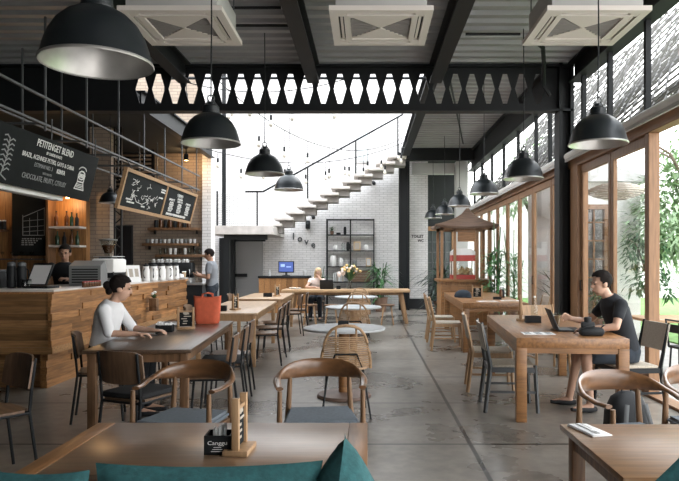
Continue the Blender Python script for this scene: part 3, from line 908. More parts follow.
# ------------------------------------------------------------------ chairs (front towards -Y)
def armchair(x, y, rz, label):
    t = thing('armchair', label, 'chair', (x, y, 0), rz, 'curved wooden armchairs')
    P = []; S = []
    N = 28
    for k in range(N + 1):
        f = k / N; u = 2 * f - 1           # -1..1 around the back
        a = u * R(128)
        px = 0.285 * math.sin(a) * (1.0 if abs(u) < 0.75 else 1 - (abs(u) - 0.75) * 0.15)
        py = 0.02 + 0.265 * math.cos(a) if abs(u) < 0.72 else 0.02 + 0.265 * math.cos(R(128) * 0.72) - (abs(u) - 0.72) * 0.62
        if abs(u) >= 0.72:
            px = math.copysign(0.285, u) - math.copysign((abs(u) - 0.72) * 0.09, u)
        w = max(0, 1 - (abs(u) / 0.62) ** 2.6)
        pz = 0.668 + 0.060 * max(0, 1 - (abs(u) / 0.85) ** 2) ** 1.0
        P.append((px, py, pz)); S.append((0.012 + 0.012 * (1 - w), 0.012 + 0.052 * w))
    obj('arm_rail', MB().sweep(P, S, 12), 'chairwood', t)
    obj('seat_frame', MB().prism([(-.245, -.22), (.245, -.22), (.215, .22), (-.215, .22)], 0.385, 0.425, 'xy'), 'chairleg', t)
    c = MB().prism([(-.24, -.23), (.24, -.23), (.21, .20), (-.21, .20)], 0.426, 0.475, 'xy')
    bmesh.ops.bevel(c.bm, geom=c.bm.edges[:], offset=0.018, segments=3, affect='EDGES')
    obj('seat_cushion', c, 'grey_cushion', t)
    for s in (-1, 1):
        obj('leg', MB().sweep([(s * .262, -.205, 0), (s * .26, -.20, .3), (s * .258, -.195, .66)], [.012, .021, .014], 10), 'chairleg', t)
        obj('leg', MB().sweep([(s * .225, .235, 0), (s * .215, .205, .4), (s * .20, .215, .70)], [.012, .021, .014], 10), 'chairleg', t)
    return t
armchair(-1.17, 4.12, R(-13), 'curved wooden armchair behind the near left table, the left of the two there')
armchair(-0.31, 4.18, R(6), 'curved wooden armchair behind the near left table, the right of the two there')
armchair(1.53, 3.72, R(14), 'curved wooden armchair behind the near right table, fully in view')
armchair(2.14, 3.93, R(4), 'curved wooden armchair cut by the right edge of the picture')

def plychair(x, y, rz, label, cushion=False, cat='chair'):
    t = thing('plywood_chair', label, cat, (x, y, 0), rz, 'plywood chairs with black metal legs')
    b = MB(); rings = []
    for k in range(11):
        u = k / 10 * 2 - 1
        xx = 0.205 * u; yy = 0.225 - 0.055 * u * u
        ins = 0.03 * abs(u) ** 6
        rings.append([(xx, yy - .007 - 0.0, 0.575 + ins), (xx, yy + .007, 0.572 + ins), (xx, yy + .035, 0.815 - ins), (xx, yy + .021, 0.815 - ins)])
    b.grid(rings)
    obj('backrest', b, 'ply', t)
    s_ = MB().prism([(-.20, -.21), (.20, -.21), (.19, .19), (-.19, .19)], 0.443, 0.459, 'xy')
    bmesh.ops.bevel(s_.bm, geom=[e for e in s_.bm.edges if abs(e.verts[0].co.z - e.verts[1].co.z) > .01], offset=0.04, segments=4, affect='EDGES')
    obj('seat', s_, 'ply_x', t)
    for s in (-1, 1):
        obj('leg', MB().sweep([(s * .19, -.20, 0), (s * .178, -.165, .432), (s * .178, -.13, .436)], .011), 'black', t)
        obj('leg', MB().sweep([(s * .19, .24, 0), (s * .18, .185, .44), (s * .18, .20, .60), (s * .18, .225, .80)], .011), 'black', t)
    obj('seat_frame', MB().sweep([(-.178, -.165, .432), (.178, -.165, .432)], .01).sweep([(-.178, -.165, .432), (-.18, .185, .432)], .01).sweep([(.178, -.165, .432), (.18, .185, .432)], .01).sweep([(-.18, .185, .432), (.18, .185, .432)], .01), 'black', t)
    if cushion:
        obj('seat_pad', MB().box((0, -0.01, 0.481), (0.40, 0.40, 0.042), bev=0.018), 'black_cushion', t)
    return t
plychair(-1.74, 4.86, R(180 - 22), 'plywood chair with black seat pad at the near end of the walnut table', True)
plychair(-2.50, 6.0, R(90 + 18), 'plywood chair the woman in white sits on', False)
plychair(-1.42, 5.75, R(-84), 'plywood chair on the aisle side of the walnut table, nearest of three', True)
plychair(-1.46, 6.45, R(-82), 'plywood chair on the aisle side of the walnut table, middle of three', True)
plychair(-1.52, 7.12, R(-85), 'plywood chair on the aisle side of the walnut table, farthest of three')
plychair(-2.44, 7.1, R(92), 'plywood chair between the counter and the walnut table, past the woman')
plychair(-1.48, 9.15, R(-82), 'plywood chair on the aisle side of the pale table, nearest of three')
plychair(-1.52, 9.95, R(-80), 'plywood chair on the aisle side of the pale table, middle of three')
plychair(-1.55, 10.75, R(-84), 'plywood chair on the aisle side of the pale table, farthest of three')
plychair(-2.52, 9.7, R(92), 'plywood chair on the counter side of the pale table, nearer one')
plychair(-2.58, 10.7, R(88), 'plywood chair on the counter side of the pale table, farther one')
plychair(-1.55, 12.75, R(-75), 'plywood chair on the aisle side of the third table, turned slightly to us')
plychair(-1.52, 13.7, R(-86), 'plywood chair on the aisle side of the third table, farther one')
plychair(-2.62, 13.1, R(90), 'plywood chair on the counter side of the third table')
plychair(-2.56, 4.32, R(-38), 'plywood chair at the left edge of the picture, alone before the counter')

def rattan_chair(x, y, rz, label):
    t = thing('rattan_chair', label, 'chair', (x, y, 0), rz, 'rattan chairs at the round tables')
    def yb(x_, z, w=0.24): return 0.20 + 0.13 * (z - 0.45) - 0.08 * (x_ / w) ** 2
    HALF = [(.235, .455), (.232, .53), (.218, .62), (.20, .70), (.175, .775), (.135, .83), (.075, .862), (0, .872)]
    full = [(-a, z) for a, z in HALF] + [(a, z) for a, z in reversed(HALF[:-1])]
    obj('back_frame', MB().sweep([(a, yb(a, z), z) for a, z in full], .014, 8), 'rattan', t)
    wv = MB()
    for k in range(16):
        z = 0.485 + k * 0.018
        hw = next(a0 + (a1 - a0) * (z - z0) / (z1 - z0) for (a0, z0), (a1, z1) in zip(HALF[:-1], HALF[1:]) if z0 <= z <= z1)
        wv.sweep([(-hw, yb(-hw, z), z), (-hw / 2, yb(-hw / 2, z), z), (0, yb(0, z), z), (hw / 2, yb(hw / 2, z), z), (hw, yb(hw, z), z)], .0068, 6)
    obj('woven_back', wv, 'rattan', t)
    obj('inner_frame', MB().sweep([(-.095, yb(.095, z) - .012, z) for z in (.46, .6, .75, .85)], .010, 8).sweep([(.095, yb(.095, z) - .012, z) for z in (.46, .6, .75, .85)], .010, 8), 'rattan', t)
    obj('seat', MB().lathe([(.02, .435), (.22, .44), (.245, .455), (.235, .47), (.02, .462)], 28), 'rattan', t)
    for sx in (-1, 1):
        obj('leg', MB().sweep([(sx * .21, -.22, 0), (sx * .17, -.15, .435)], .009), 'black', t)
        obj('leg', MB().sweep([(sx * .23, .25, 0), (sx * .165, .16, .435), (sx * .10, .222, .60)], .009), 'black', t)
    obj('brace', MB().sweep([(-.10, .222, .60), (.10, .222, .60)], .009).sweep([(-.165, .16, .43), (.165, .16, .43)], .009), 'black', t)
    return t
rattan_chair(-0.22, 6.18, R(184), 'nearest rattan chair, its back to us, at the near round table')
rattan_chair(-0.20, 9.5, R(178), 'rattan chair with its back to us at the middle round table')
rattan_chair(-0.20, 12.4, R(181), 'rattan chair with its back to us at the farthest round table')
rattan_chair(-0.18, 14.1, R(2), 'rattan chair facing us between the farthest round table and the long table')

def slingchair(x, y, rz, label, wd='lightwood', back='canvas', seat='weave', grp='wooden chairs with canvas backs'):
    t = thing('sling_chair', label, 'chair', (x, y, 0), rz, grp)
    obj('seat', MB().box((0, 0, 0.445), (0.44, 0.42, 0.035), bev=0.012), seat, t)
    b = MB(); rings = []
    for k in range(9):
        u = k / 8 * 2 - 1
        yy = 0.265 - 0.02 * (1 - u * u) * -1
        rings.append([(0.235 * u, yy - .012, .60), (0.235 * u, yy + .004, .60), (0.235 * u, yy + .052, .86), (0.235 * u, yy + .036, .86)])
    obj('backrest', b.grid(rings), back, t)
    for s in (-1, 1):
        obj('leg', MB().sweep([(s * .235, -.225, 0), (s * .215, -.20, .46)], [(.016, .018), (.02, .022)], 4), wd, t)
        obj('leg', MB().sweep([(s * .24, .28, 0), (s * .22, .225, .44), (s * .222, .255, .60), (s * .222, .31, .87)], [(.016, .02), (.021, .024), (.02, .02), (.014, .014)], 4), wd, t)
    st_ = MB()
    for yy in (-.205, .23):
        st_.box((0, yy, .415), (.42, .022, .05))
    for s in (-1, 1):
        st_.box((s * .222, 0.01, .415), (.022, .42, .05)).box((s * .228, 0.01, .2), (.016, .44, .022))
    obj('stretcher', st_, wd, t)
    return t
slingchair(1.43, 6.42, R(86), 'grey-framed canvas-back chair on the aisle side of the working table', 'greysteel', 'canvas', 'weave')
slingchair(1.42, 7.38, R(84), 'light wood canvas-back chair on the aisle side of the working table', 'lightwood', 'canvas')
slingchair(2.40, 8.62, R(8), 'light wood chair at the far end of the working table, behind the laptop', 'lightwood', 'lightwood', 'weave')
slingchair(2.57, 6.36, R(-84), 'dark-framed chair with beige canvas back, under the man in black', 'black', 'canvas', 'weave')
slingchair(1.34, 10.75, R(86), 'light wood chair left of the second oak table, nearer of the two', 'lightwood', 'lightwood')
slingchair(1.36, 11.85, R(88), 'light wood chair left of the second oak table, farther of the two', 'lightwood', 'lightwood')
slingchair(2.82, 11.2, R(-88), 'light wood chair on the glass-door side of the second oak table', 'lightwood', 'canvas')

def stool(x, y, label):
    t = thing('stool', label, 'stool', (x, y, 0), group='stools at the long back table')
    obj('seat', MB().lathe([(.02, .44), (.16, .44), (.175, .455), (.17, .475), (.02, .47)], 24), 'walnut_z', t)
    for k in range(4):
        a = PI / 4 + k * PI / 2
        obj('leg', MB().sweep([(.20 * math.cos(a), .20 * math.sin(a), 0), (.12 * math.cos(a), .12 * math.sin(a), .44)], [.014, .018], 8), 'lightwood', t)
    obj('footring', MB().sweep([(.168 * math.cos(a * PI / 10), .168 * math.sin(a * PI / 10), .18) for a in range(20)], .008, 6, closed=True), 'black', t)
stool(-1.35, 14.9, 'round stool at the long back table, in front of the blonde woman')
stool(-0.85, 14.85, 'round stool at the long back table, left of the farthest rattan chair')
stool(0.45, 14.9, 'round stool at the long back table, nearest its right end')
# ------------------------------------------------------------------ people
def remeshed(mb, name, voxel, smooth=4):
    me = mb.mesh(name)
    o = bpy.data.objects.new(name, me); COL.objects.link(o)
    r = o.modifiers.new('r', 'REMESH'); r.mode = 'VOXEL'; r.voxel_size = voxel
    s_ = o.modifiers.new('s', 'SMOOTH'); s_.factor = 0.5; s_.iterations = smooth
    dg = bpy.context.evaluated_depsgraph_get()
    me2 = bpy.data.meshes.new_from_object(o.evaluated_get(dg))
    bpy.data.objects.remove(o); bpy.data.meshes.remove(me)
    for p in me2.polygons: p.use_smooth = True
    me2.name = name
    return me2

def hand(mb, wrist, d, palm_n, thumb_side, curl=0.5, s=1.0):
    """d: finger direction, palm_n: direction the palm faces, thumb_side: +-1"""
    w = Vector(wrist); d = Vector(d).normalized(); n = Vector(palm_n); n = (n - d * n.dot(d)).normalized()
    sd = d.cross(n) * thumb_side
    for q in (-.028, -.010, .010, .026):
        mb.capsule(w + sd * q * .7 * s, w + d * .085 * s + sd * q * s, .0145 * s, .0125 * s, 8)
    for q, L in ((.029, .068), (.010, .078), (-.010, .072), (-.028, .056)):
        b0 = w + d * .085 * s + sd * q * s
        d1 = (d * math.cos(curl * .7) + n * math.sin(curl * .7)); d2 = (d * math.cos(curl * 1.7) + n * math.sin(curl * 1.7))
        b1 = b0 + d1 * L * .5 * s; b2 = b1 + d2 * L * .5 * s
        mb.capsule(b0, b1, .0095 * s, .0088 * s, 8).capsule(b1, b2, .0088 * s, .0075 * s, 8)
    t0 = w + d * .025 * s + sd * .028 * s; t1 = t0 + (d * .7 + sd * .6 + n * .35).normalized() * .042 * s; t2 = t1 + (d * .95 + n * .4).normalized() * .032 * s
    mb.capsule(t0, t1, .0125 * s, .0105 * s, 8).capsule(t1, t2, .0105 * s, .0085 * s, 8)

def person(label, loc, J, fwd, hfwd, skin='skin', hair='hair', shirt='black_tee', legs='denim', sleeve=0.55, leg_cover=1.0, bun=False, long_hair=False, female=False, shoe='black_soft', shirt_dress=False, hair_lo=0.0):
    t = thing('person', label, 'person', loc, 0)
    V = {k: Vector(v) for k, v in J.items()}
    fw = Vector(fwd).normalized()
    k = 0.92 if female else 1.0
    def torso(inf, f0=0.0, f1=1.0):
        mb = MB()
        pel, wai, che, nek = V['pelvis'], V['waist'], V['chest'], V['neck']
        pts = [pel - Vector((0, 0, .08)), pel, wai, che, che.lerp(nek, .55), che.lerp(nek, .85), nek]
        sec = [(.13, .10), (.168, .122), (.138 * k, .105), (.168 * k, .118), (.165 * k, .10), (.11 * k, .075), (.058, .058)]
        mb.sweep(pts, [(a + inf, b + inf) for a, b in sec], 20, up=fw)
        return mb
    body = torso(0)
    for s in 'LR':
        body.capsule(V['sh' + s], V['el' + s], .047 * k, .038 * k).capsule(V['el' + s], V['wr' + s], .038 * k, .026 * k)
        body.ell(V['sh' + s], (.055 * k,) * 3)
        hd = J.get('hd' + s)
        hand(body, V['wr' + s], V['hdir' + s], V['pn' + s], 1 if s == 'L' else -1, 0.55, 0.95)
        body.capsule(V['hip' + s], V['kn' + s], .082, .055).capsule(V['kn' + s], V['an' + s], .055, .036)
        to = V['to' + s]
        body.capsule(V['an' + s] - Vector((0, 0, .035)), to, .036, .026)
    hd = V['head']; hf = Vector(hfwd).normalized(); up = Vector((0, 0, 1)); rt = hf.cross(up).normalized(); hu = rt.cross(hf)
    HM = Matrix.Translation(hd) @ Matrix((rt, hf, hu)).transposed().to_4x4()
    h = MB()
    h.ell((0, -.012, .03), (.074, .094, .090), u=20, v=14).ell((0, .018, -.035), (.056, .068, .082), u=20, v=14).ell((0, .03, -.085), (.032, .04, .03))
    h.ell((0, .092, -.018), (.013, .021, .022)).ell((0, .086, .002), (.010, .012, .03))
    for s in (-1, 1):
        h.ell((s * .073, -.008, -.008), (.012, .024, .034)).ell((s * .03, .078, .022), (.022, .012, .010))
    h.ell((0, .082, -.058), (.022, .010, .010))
    h.bm.transform(HM)
    me = bpy.data.meshes.new('h'); h.bm.to_mesh(me); h.bm.free(); body.bm.from_mesh(me); bpy.data.meshes.remove(me)
    body.capsule(V['neck'] - Vector((0, 0, .03)), hd - hf * .02 - Vector((0, 0, .05)), .054 * k, .050 * k)
    bo = obj('body', remeshed(body, 'body', .0075), skin, t)
    # face details
    e = MB()
    for s in (-1, 1):
        e.ell((s * .030, .080, .006), (.013, .010, .006), u=8, v=6).box((s * .031, .088, .026), (.03, .008, .006))
    e.bm.transform(HM); obj('eyes', e, 'eye', bo)
    e = MB().ell((0, .0905, -.058), (.021, .006, .006), u=10, v=6); e.bm.transform(HM); obj('mouth', e, 'lips', bo)
    # hair
    q = MB().ell((0, -.016, .036), (.084, .102, .096), u=48, v=36)
    q.ell((0, -.012, .058), (.080, .098, .080), u=48, v=32)
    for v in q.bm.verts:
        v.co += v.co.normalized() * (.006 * noise.noise(v.co * 40))
    def line(y):
        K = [(-.2, -.07), (-.03, -.062), (-.008, -.012), (.028, -.008), (.046, .058), (.075, .07), (.2, .075)]
        for (a0, b0), (a1, b1) in zip(K[:-1], K[1:]):
            if y <= a1: return b0 + (b1 - b0) * (y - a0) / (a1 - a0)
        return .075
    dead = [v for v in q.bm.verts if v.co.z < line(v.co.y) + hair_lo + .008 * noise.noise(v.co * 60)]
    bmesh.ops.delete(q.bm, geom=dead, context='VERTS')
    if bun:
        q.ell((0, -.125, .01), (.045, .04, .042)).ell((0, -.10, -.03), (.05, .035, .05))
    if long_hair:
        for s in (-1, 1):
            q.capsule((s * .07, -.02, .02), (s * .075, -.03, -.17), .03, .022)
        q.capsule((0, -.08, .0), (0, -.085, -.18), .06, .05)
    q.bm.transform(HM); obj('hair', q, hair, t)
    # shirt
    s_ = torso(.013)
    for v in list(s_.bm.verts): pass
    for s in 'LR':
        a, b = V['sh' + s], V['el' + s]
        s_.ell(a, (.066 * k,) * 3); s_.capsule(a, a.lerp(b, min(1, sleeve)), .062 * k, .057 * k)
        if sleeve > 1:
            s_.capsule(b, b.lerp(V['wr' + s], sleeve - 1), .052 * k, .042 * k)
    obj('shirt', remeshed(s_, 'shirt', .012, 3), shirt, t)
    p = MB(); pel = V['pelvis']
    p.ell(pel - Vector((0, 0, .01)), (.178, .178, .13)) if False else p.sweep([pel - Vector((0, 0, .10)), pel, pel.lerp(V['waist'], .55)], [(.15, .12), (.182, .138), (.16, .126)], 20, up=fw)
    for s in 'LR':
        a, b, c = V['hip' + s], V['kn' + s], V['an' + s]
        if leg_cover <= 1:
            p.capsule(a, a.lerp(b, leg_cover), .096, .096 - .026 * leg_cover)
        else:
            p.capsule(a, b, .096, .07).capsule(b, b.lerp(c, leg_cover - 1), .069, .052)
    obj('trousers', remeshed(p, 'trousers', .012, 3), legs, t)
    for s in 'LR':
        d = (V['to' + s] - V['an' + s]); d.z = 0; d.normalize()
        a = V['an' + s].copy(); a.z = .03
        sm = MB().sweep([a - d * .06, a, a + d * .10, a + d * .19], [(.03, .022), (.042, .034), (.046, .028), (.03, .016)], 12)
        obj('shoe', sm, shoe, t)
    return t

# man in black, right: sits facing -X
person('man in a black t-shirt and dark shorts working at the oak table', (2.56, 6.36, 0), dict(
    pelvis=(0.0, 0, .575), waist=(-.03, 0, .76), chest=(-.10, 0, .97), neck=(-.17, 0, 1.125), head=(-.245, .0, 1.245),
    shL=(-.12, -.19, 1.045), elL=(-.20, -.27, .845), wrL=(-.44, -.20, .812), hdirL=(-1, .15, .02), pnL=(0, 0, -1),
    shR=(-.12, .19, 1.045), elR=(-.28, .27, .84), wrR=(-.50, .17, .885), hdirR=(-.8, -.35, .35), pnR=(-.2, -.9, -.3),
    hipL=(-.04, -.10, .555), knL=(-.44, -.14, .535), anL=(-.40, -.14, .09), toL=(-.56, -.16, .03),
    hipR=(-.04, .10, .555), knR=(-.42, .16, .535), anR=(-.50, .18, .09), toR=(-.66, .2, .03)),
    (-1, 0, -.1), (-1, -.12, -.12), 'skin', 'hair', 'black_tee', 'denim', .5, .8, hair_lo=.01)
# woman in white, seated facing +X
person('woman in a white top with dark tied hair at the walnut table', (-2.55, 6.15, 0), dict(
    pelvis=(0.0, 0, .575), waist=(.02, 0, .76), chest=(.06, 0, .95), neck=(.10, 0, 1.09), head=(.175, .0, 1.205),
    shR=(.08, -.165, 1.01), elR=(.16, -.24, .80), wrR=(.40, -.19, .79), hdirR=(1, .1, .0), pnR=(0, 0, -1),
    shL=(.08, .165, 1.01), elL=(.2, .24, .80), wrL=(.44, .14, .79), hdirL=(1, -.2, .0), pnL=(0, 0, -1),
    hipL=(.03, .10, .55), knL=(.42, .10, .535), anL=(.40, .10, .09), toL=(.55, .1, .03),
    hipR=(.03, -.10, .55), knR=(.42, -.10, .535), anR=(.38, -.10, .09), toR=(.53, -.1, .03)),
    (1, 0.1, 0), (1, .35, -.2), 'skin', 'hair', 'white_tee', 'black_tee', .95, 2.0, bun=True, female=True)
# man standing at the counter end, facing -X
person('man in a grey t-shirt standing at the far counter end, looking down', (-3.24, 13.3, 0), dict(
    pelvis=(0, 0, .95), waist=(0, 0, 1.12), chest=(-.01, 0, 1.31), neck=(-.02, 0, 1.48), head=(-.06, 0, 1.605),
    shL=(-.01, -.20, 1.41), elL=(-.02, -.25, 1.14), wrL=(-.26, -.14, 1.18), hdirL=(-.9, .3, .25), pnL=(.1, .5, .8),
    shR=(-.01, .20, 1.41), elR=(-.02, .25, 1.14), wrR=(-.24, .14, 1.19), hdirR=(-.9, -.3, .25), pnR=(.1, -.5, .8),
    hipL=(0, -.10, .90), knL=(0, -.11, .50), anL=(.01, -.11, .09), toL=(-.16, -.12, .03),
    hipR=(0, .10, .90), knR=(0, .11, .50), anR=(.01, .11, .09), toR=(-.16, .12, .03)),
    (-1, 0, 0), (-1, -.1, -.3), 'skin_tan', 'hair', 'grey_tee', 'denim', .6, 1.95)
# barista behind the counter
person('barista in black standing behind the grey till', (-4.42, 9.35, 0), dict(
    pelvis=(0, 0, .93), waist=(0, 0, 1.10), chest=(0, -.02, 1.30), neck=(0, -.03, 1.46), head=(.02, -.06, 1.585),
    shR=(-.20, -.02, 1.39), elR=(-.30, -.06, 1.13), wrR=(-.20, -.26, 1.22), hdirR=(.4, -.8, .1), pnR=(.3, 0, -1),
    shL=(.20, -.02, 1.39), elL=(.26, -.06, 1.13), wrL=(.14, -.26, 1.22), hdirL=(-.2, -.8, .1), pnL=(-.3, 0, -1),
    hipL=(.10, 0, .88), knL=(.11, 0, .49), anL=(.11, .01, .09), toL=(.12, -.16, .03),
    hipR=(-.10, 0, .88), knR=(-.11, 0, .49), anR=(-.11, .01, .09), toR=(-.12, -.16, .03)),
    (0, -1, 0), (.25, -1, -.15), 'skin_tan', 'hair', 'black_tee', 'black_tee', .6, 1.95)
# blonde woman at the long table, facing us, chin on hand
person('blonde woman in a pale top with her chin on her hand', (-1.32, 16.35, 0), dict(
    pelvis=(0, 0, .56), waist=(0, -.02, .74), chest=(.02, -.07, .93), neck=(.04, -.11, 1.07), head=(.06, -.16, 1.185),
    shL=(.18, -.08, .99), elL=(.24, -.33, .83), wrL=(.12, -.28, 1.03), hdirL=(-.35, .35, .7), pnL=(-.6, .5, -.3),
    shR=(-.14, -.08, .99), elR=(-.22, -.34, .83), wrR=(.02, -.46, .83), hdirR=(.8, -.3, 0), pnR=(0, 0, -1),
    hipL=(.10, -.03, .54), knL=(.11, -.40, .53), anL=(.12, -.36, .09), toL=(.12, -.52, .03),
    hipR=(-.10, -.03, .54), knR=(-.11, -.40, .53), anR=(-.12, -.36, .09), toR=(-.12, -.52, .03)),
    (0, -1, 0), (.35, -1, -.2), 'skin', 'blond', 'cream', 'denim', .3, 2.0, long_hair=True, female=True)
plychair(-1.32, 16.42, R(180 + 180), 'plywood chair the blonde woman sits on')

# ------------------------------------------------------------------ menu boards over the counter
def board(name, label, y0, y1, xt, zt, xb, zb, cat='menu board'):
    ey = Vector((xt - xb, 0, zt - zb)); h = ey.length; ey.normalize()
    ex = Vector((0, 1, 0)); n = ex.cross(ey)
    t = thing(name, label, cat, ((xt + xb) / 2, (y0 + y1) / 2, (zt + zb) / 2), group='hanging menu boards')
    t.rotation_euler = Matrix((ex, ey, n)).transposed().to_euler()
    return t, y1 - y0, h
def stroke(mb, pts, r=0.006, w=0.019):
    for a, b in zip(pts[:-1], pts[1:]):
        dx, dy = b[0] - a[0], b[1] - a[1]
        L = math.hypot(dx, dy)
        if L > 1e-4:
            mb.box(((a[0] + b[0]) / 2, (a[1] + b[1]) / 2, w), (L + r, r, 0.002), rz=math.atan2(dy, dx))
t, L, H = board('menu_board', 'big black chalkboard reading PETITENGET BLEND, hung over the counter', 5.3, 8.06, -3.40, 2.77, -3.53, 2.22)
obj('panel', MB().box((0, 0, 0), (L, H, 0.03), bev=0.004), 'slate', t)
b = MB(); T = lambda u, v: Matrix.Translation((u, v, 0.0165))
u0 = 6.96 - (5.3 + 8.06) / 2
for body_, size, u_, v_, sx_, bold_, m_, nm_ in (('PETITENGET BLEND', .105, .03, .175, .86, .001, 'chalk', 'lettering'), ('BY CANDID ROASTS', .046, .02, .115, .8, 0, 'chalk', 'lettering'),
        ('BRAZIL, ACEHNESE PETERS, GAYO & CHINA', .069, -.04, .035, .82, 0, 'chalk', 'lettering'), ('KENYA', .066, .24, -.045, .9, .002, 'chalk', 'lettering'), ('ESTIMAN NO. 3', .062, -.14, -.04, .9, 0, 'chalk_dim', 'smudged_lettering'),
        ('WITH NOTES', .036, -.04, -.10, .9, 0, 'chalk_dim', 'smudged_lettering'), ('CHOCOLATE, FRUITY, CITRUSY', .08, -.05, -.18, .82, 0, 'chalk_dim', 'smudged_lettering')):
    obj(nm_, MB().text(body_, size, T(u0 + u_, v_), sx_, bold=bold_), m_, t, smooth=False)
b = MB()
# portafilter-like pot drawing
px, py = 1.02, -.07
py += .03
arc = lambda cx, cy, rx, ry, a0, a1: [(cx + rx * math.cos(R(a0 + (a1 - a0) * k / 10)), cy + ry * math.sin(R(a0 + (a1 - a0) * k / 10))) for k in range(11)]
stroke(b, arc(px, .05 + py, .085, .05, 0, 360), .016)
stroke(b, [(px - .085, .05 + py), (px - .075, -.03 + py), (px + .075, -.03 + py), (px + .085, .05 + py)], .016)
stroke(b, arc(px, .10 + py, .10, .05, 20, 160), .014)
for k in range(3): stroke(b, [(px - .06, .03 + .016 * k + py), (px + .06, .03 + .016 * k + py)], .014)
stroke(b, [(px - .07, -.03 + py), (px - .12, -.12 + py), (px + .12, -.12 + py), (px + .07, -.03 + py)], .014)
for k in range(3): stroke(b, [(px - .08, -.06 - .018 * k + py), (px + .08, -.06 - .018 * k + py)], .009)
obj('pot_drawing', b, 'chalk', t, smooth=False)
b = MB(); g = random.Random(3)
stroke(b, [(-.60, -.20), (-.56, -.02), (-.58, .16)], .012)
for k in range(14):
    yy = -.16 + k * .024; s_ = -1 if k % 2 else 1
    stroke(b, [(-.575, yy), (-.575 + s_ * .05, yy + .03), (-.575 + s_ * .09, yy + .02)], .012)
stroke(b, [(-.75, -.12), (-.60, -.20), (-.50, -.24)], .012)
obj('plant_drawing', b, 'chalk_dim', t, smooth=False)
for u in (-1.1, 0.2, 1.3):
    obj('hanger', MB().tube((u, H / 2 - .01, 0), (u - 0, H / 2 + .22, -.05), 0.008), 'greysteel', t)

t, L, H = board('menu_board', 'wood-framed chalkboard of two panels hung beyond the big black one', 9.0, 12.72, -3.40, 2.80, -3.55, 2.22)
f = MB(); w_ = .05
f.box((0, H / 2 - w_ / 2, 0), (L, w_, .05)).box((0, -H / 2 + w_ / 2, 0), (L, w_, .05)).box((-L / 2 + w_ / 2, 0, 0), (w_, H - 2 * w_, .05)).box((L / 2 - w_ / 2, 0, 0), (w_, H - 2 * w_, .05)).box((.02, 0, 0), (w_, H - 2 * w_, .05))
obj('frame', f, 'lightwood', t, smooth=False)
obj('panel', MB().box((0, 0, -.005), (L - .02, H - .02, .03)), 'slate', t)
b = MB(); g = random.Random(11)
for (cx, cy, rx, ry, n) in ((-1.35, .12, .22, .08, 8), (-1.25, -.05, .20, .09, 8), (-.72, .02, .22, .14, 9), (-.50, -.10, .26, .09, 10)):
    p = [(cx + rx * g.uniform(-1, 1), cy + ry * g.uniform(-1, 1)) for _ in range(n)]
    for a in p:
        q = [a]
        for _ in range(3): q.append((q[-1][0] + g.uniform(-.08, .08), q[-1][1] + g.uniform(-.035, .035)))
        stroke(b, q, .007, .0105)
stroke(b, [(-1.45, .02), (-1.2, -.14), (-.95, -.16), (-.75, -.1)], .008, .0105)
obj('map_drawing', b, 'chalk', t, smooth=False)
b = MB()
for (u, v, wd) in ((-.22, .16, .22), (-.22, .12, .26), (-1.6, -.13, .22), (-1.55, -.17, .3), (-.95, -.19, .16), (-.25, .02, .18)):
    uu = u
    while uu < u + wd:
        q = g.uniform(.012, .03); b.box((uu, v, .0105), (q, .024, .002)); uu += q + .008
# right panel: heading, three columns, bottom line
def scrawl(u, v, wd, h):
    uu = u - wd / 2
    while uu < u + wd / 2:
        q = g.uniform(.3, .75) * h
        stroke(b, [(uu, v - h / 2), (uu + q * .3, v + h / 2), (uu + q, v + g.uniform(-.5, .5) * h)], .007, .0105); uu += q + .3 * h
scrawl(.82, .155, .34, .055); scrawl(.85, .155, .30, .055); scrawl(.86, .095, .28, .025)
for cx in (.42, .9, 1.42):
    scrawl(cx, .05, .30, .035)
    for k in range(5):
        scrawl(cx + .02, .0 - k * .036, .24 if k % 2 else .2, .026)
for du in (0, .01): scrawl(.85 + du, -.205, 1.15, .034)
obj('lettering', b, 'chalk', t, smooth=False)
for u in (-1.6, 0, 1.6):
    obj('hanger', MB().tube((u, H / 2 - .01, 0), (u, H / 2 + .13, -.135), 0.008), 'greysteel', t)

# overhead steel rack carrying the boards
t = thing('overhead_rack', 'black steel rack of rails hung over the counter above the boards', 'rack', (-3.55, 5.0, 2.9))
for x in (0.05, -0.75):
    for z in (0.05, 0.34):
        obj('rail', MB().box2((x - .012, -.3, z - .012), (x + .012, 8.3, z + .012)), 'greysteel', t)
    for k in range(9):
        y = -.1 + k * 1.02
        obj('upright', MB().box2((x - .010, y - .010, -.02 if x > 0 else .05), (x + .010, y + .010, 1.22 if y < 4.5 else 1.0)), 'greysteel', t)
for k in range(9):
    y = -.1 + k * 1.02
    obj('cross_bar', MB().box2((-.75, y - .012, .05), (.05, y + .012, .075)), 'greysteel', t)

# ------------------------------------------------------------------ counter
t = thing('bar_counter', 'long wooden bar counter faced with staggered planks', 'counter', (-3.63, 7.36, 0))
g = random.Random(5)
b = MB(); L = 5.5; ang = -0.02
rows = [(.47 + .0775 * k) for k in range(8)]
for r_ in range(8):
    y = 0.0
    while y < L:
        q = min(L, y + g.uniform(.35, .95)); d = g.choice((.0, .0, .01, .018, .026))
        if L - q < .15: q = L
        b.box2((-.05, y + .001, .475 + .078 * r_), (-.02 + d, q - .001, .475 + .078 * (r_ + 1) - .001)); y = q
obj('front_planks', b, 'counterwood', t, smooth=False)
b = MB()
for r_ in range(5):
    y = 0.04
    while y < L - .05:
        q = min(L - .05, y + g.uniform(.4, 1.0)); d = g.choice((0, 0, .008, .016))
        b.box2((-.16, y + .001, .0 + .08 * r_), (-.09 + d, q - .001, .08 * (r_ + 1) - .001)); y = q
obj('base_planks', b, 'counterwood', t, smooth=False)
b = MB()
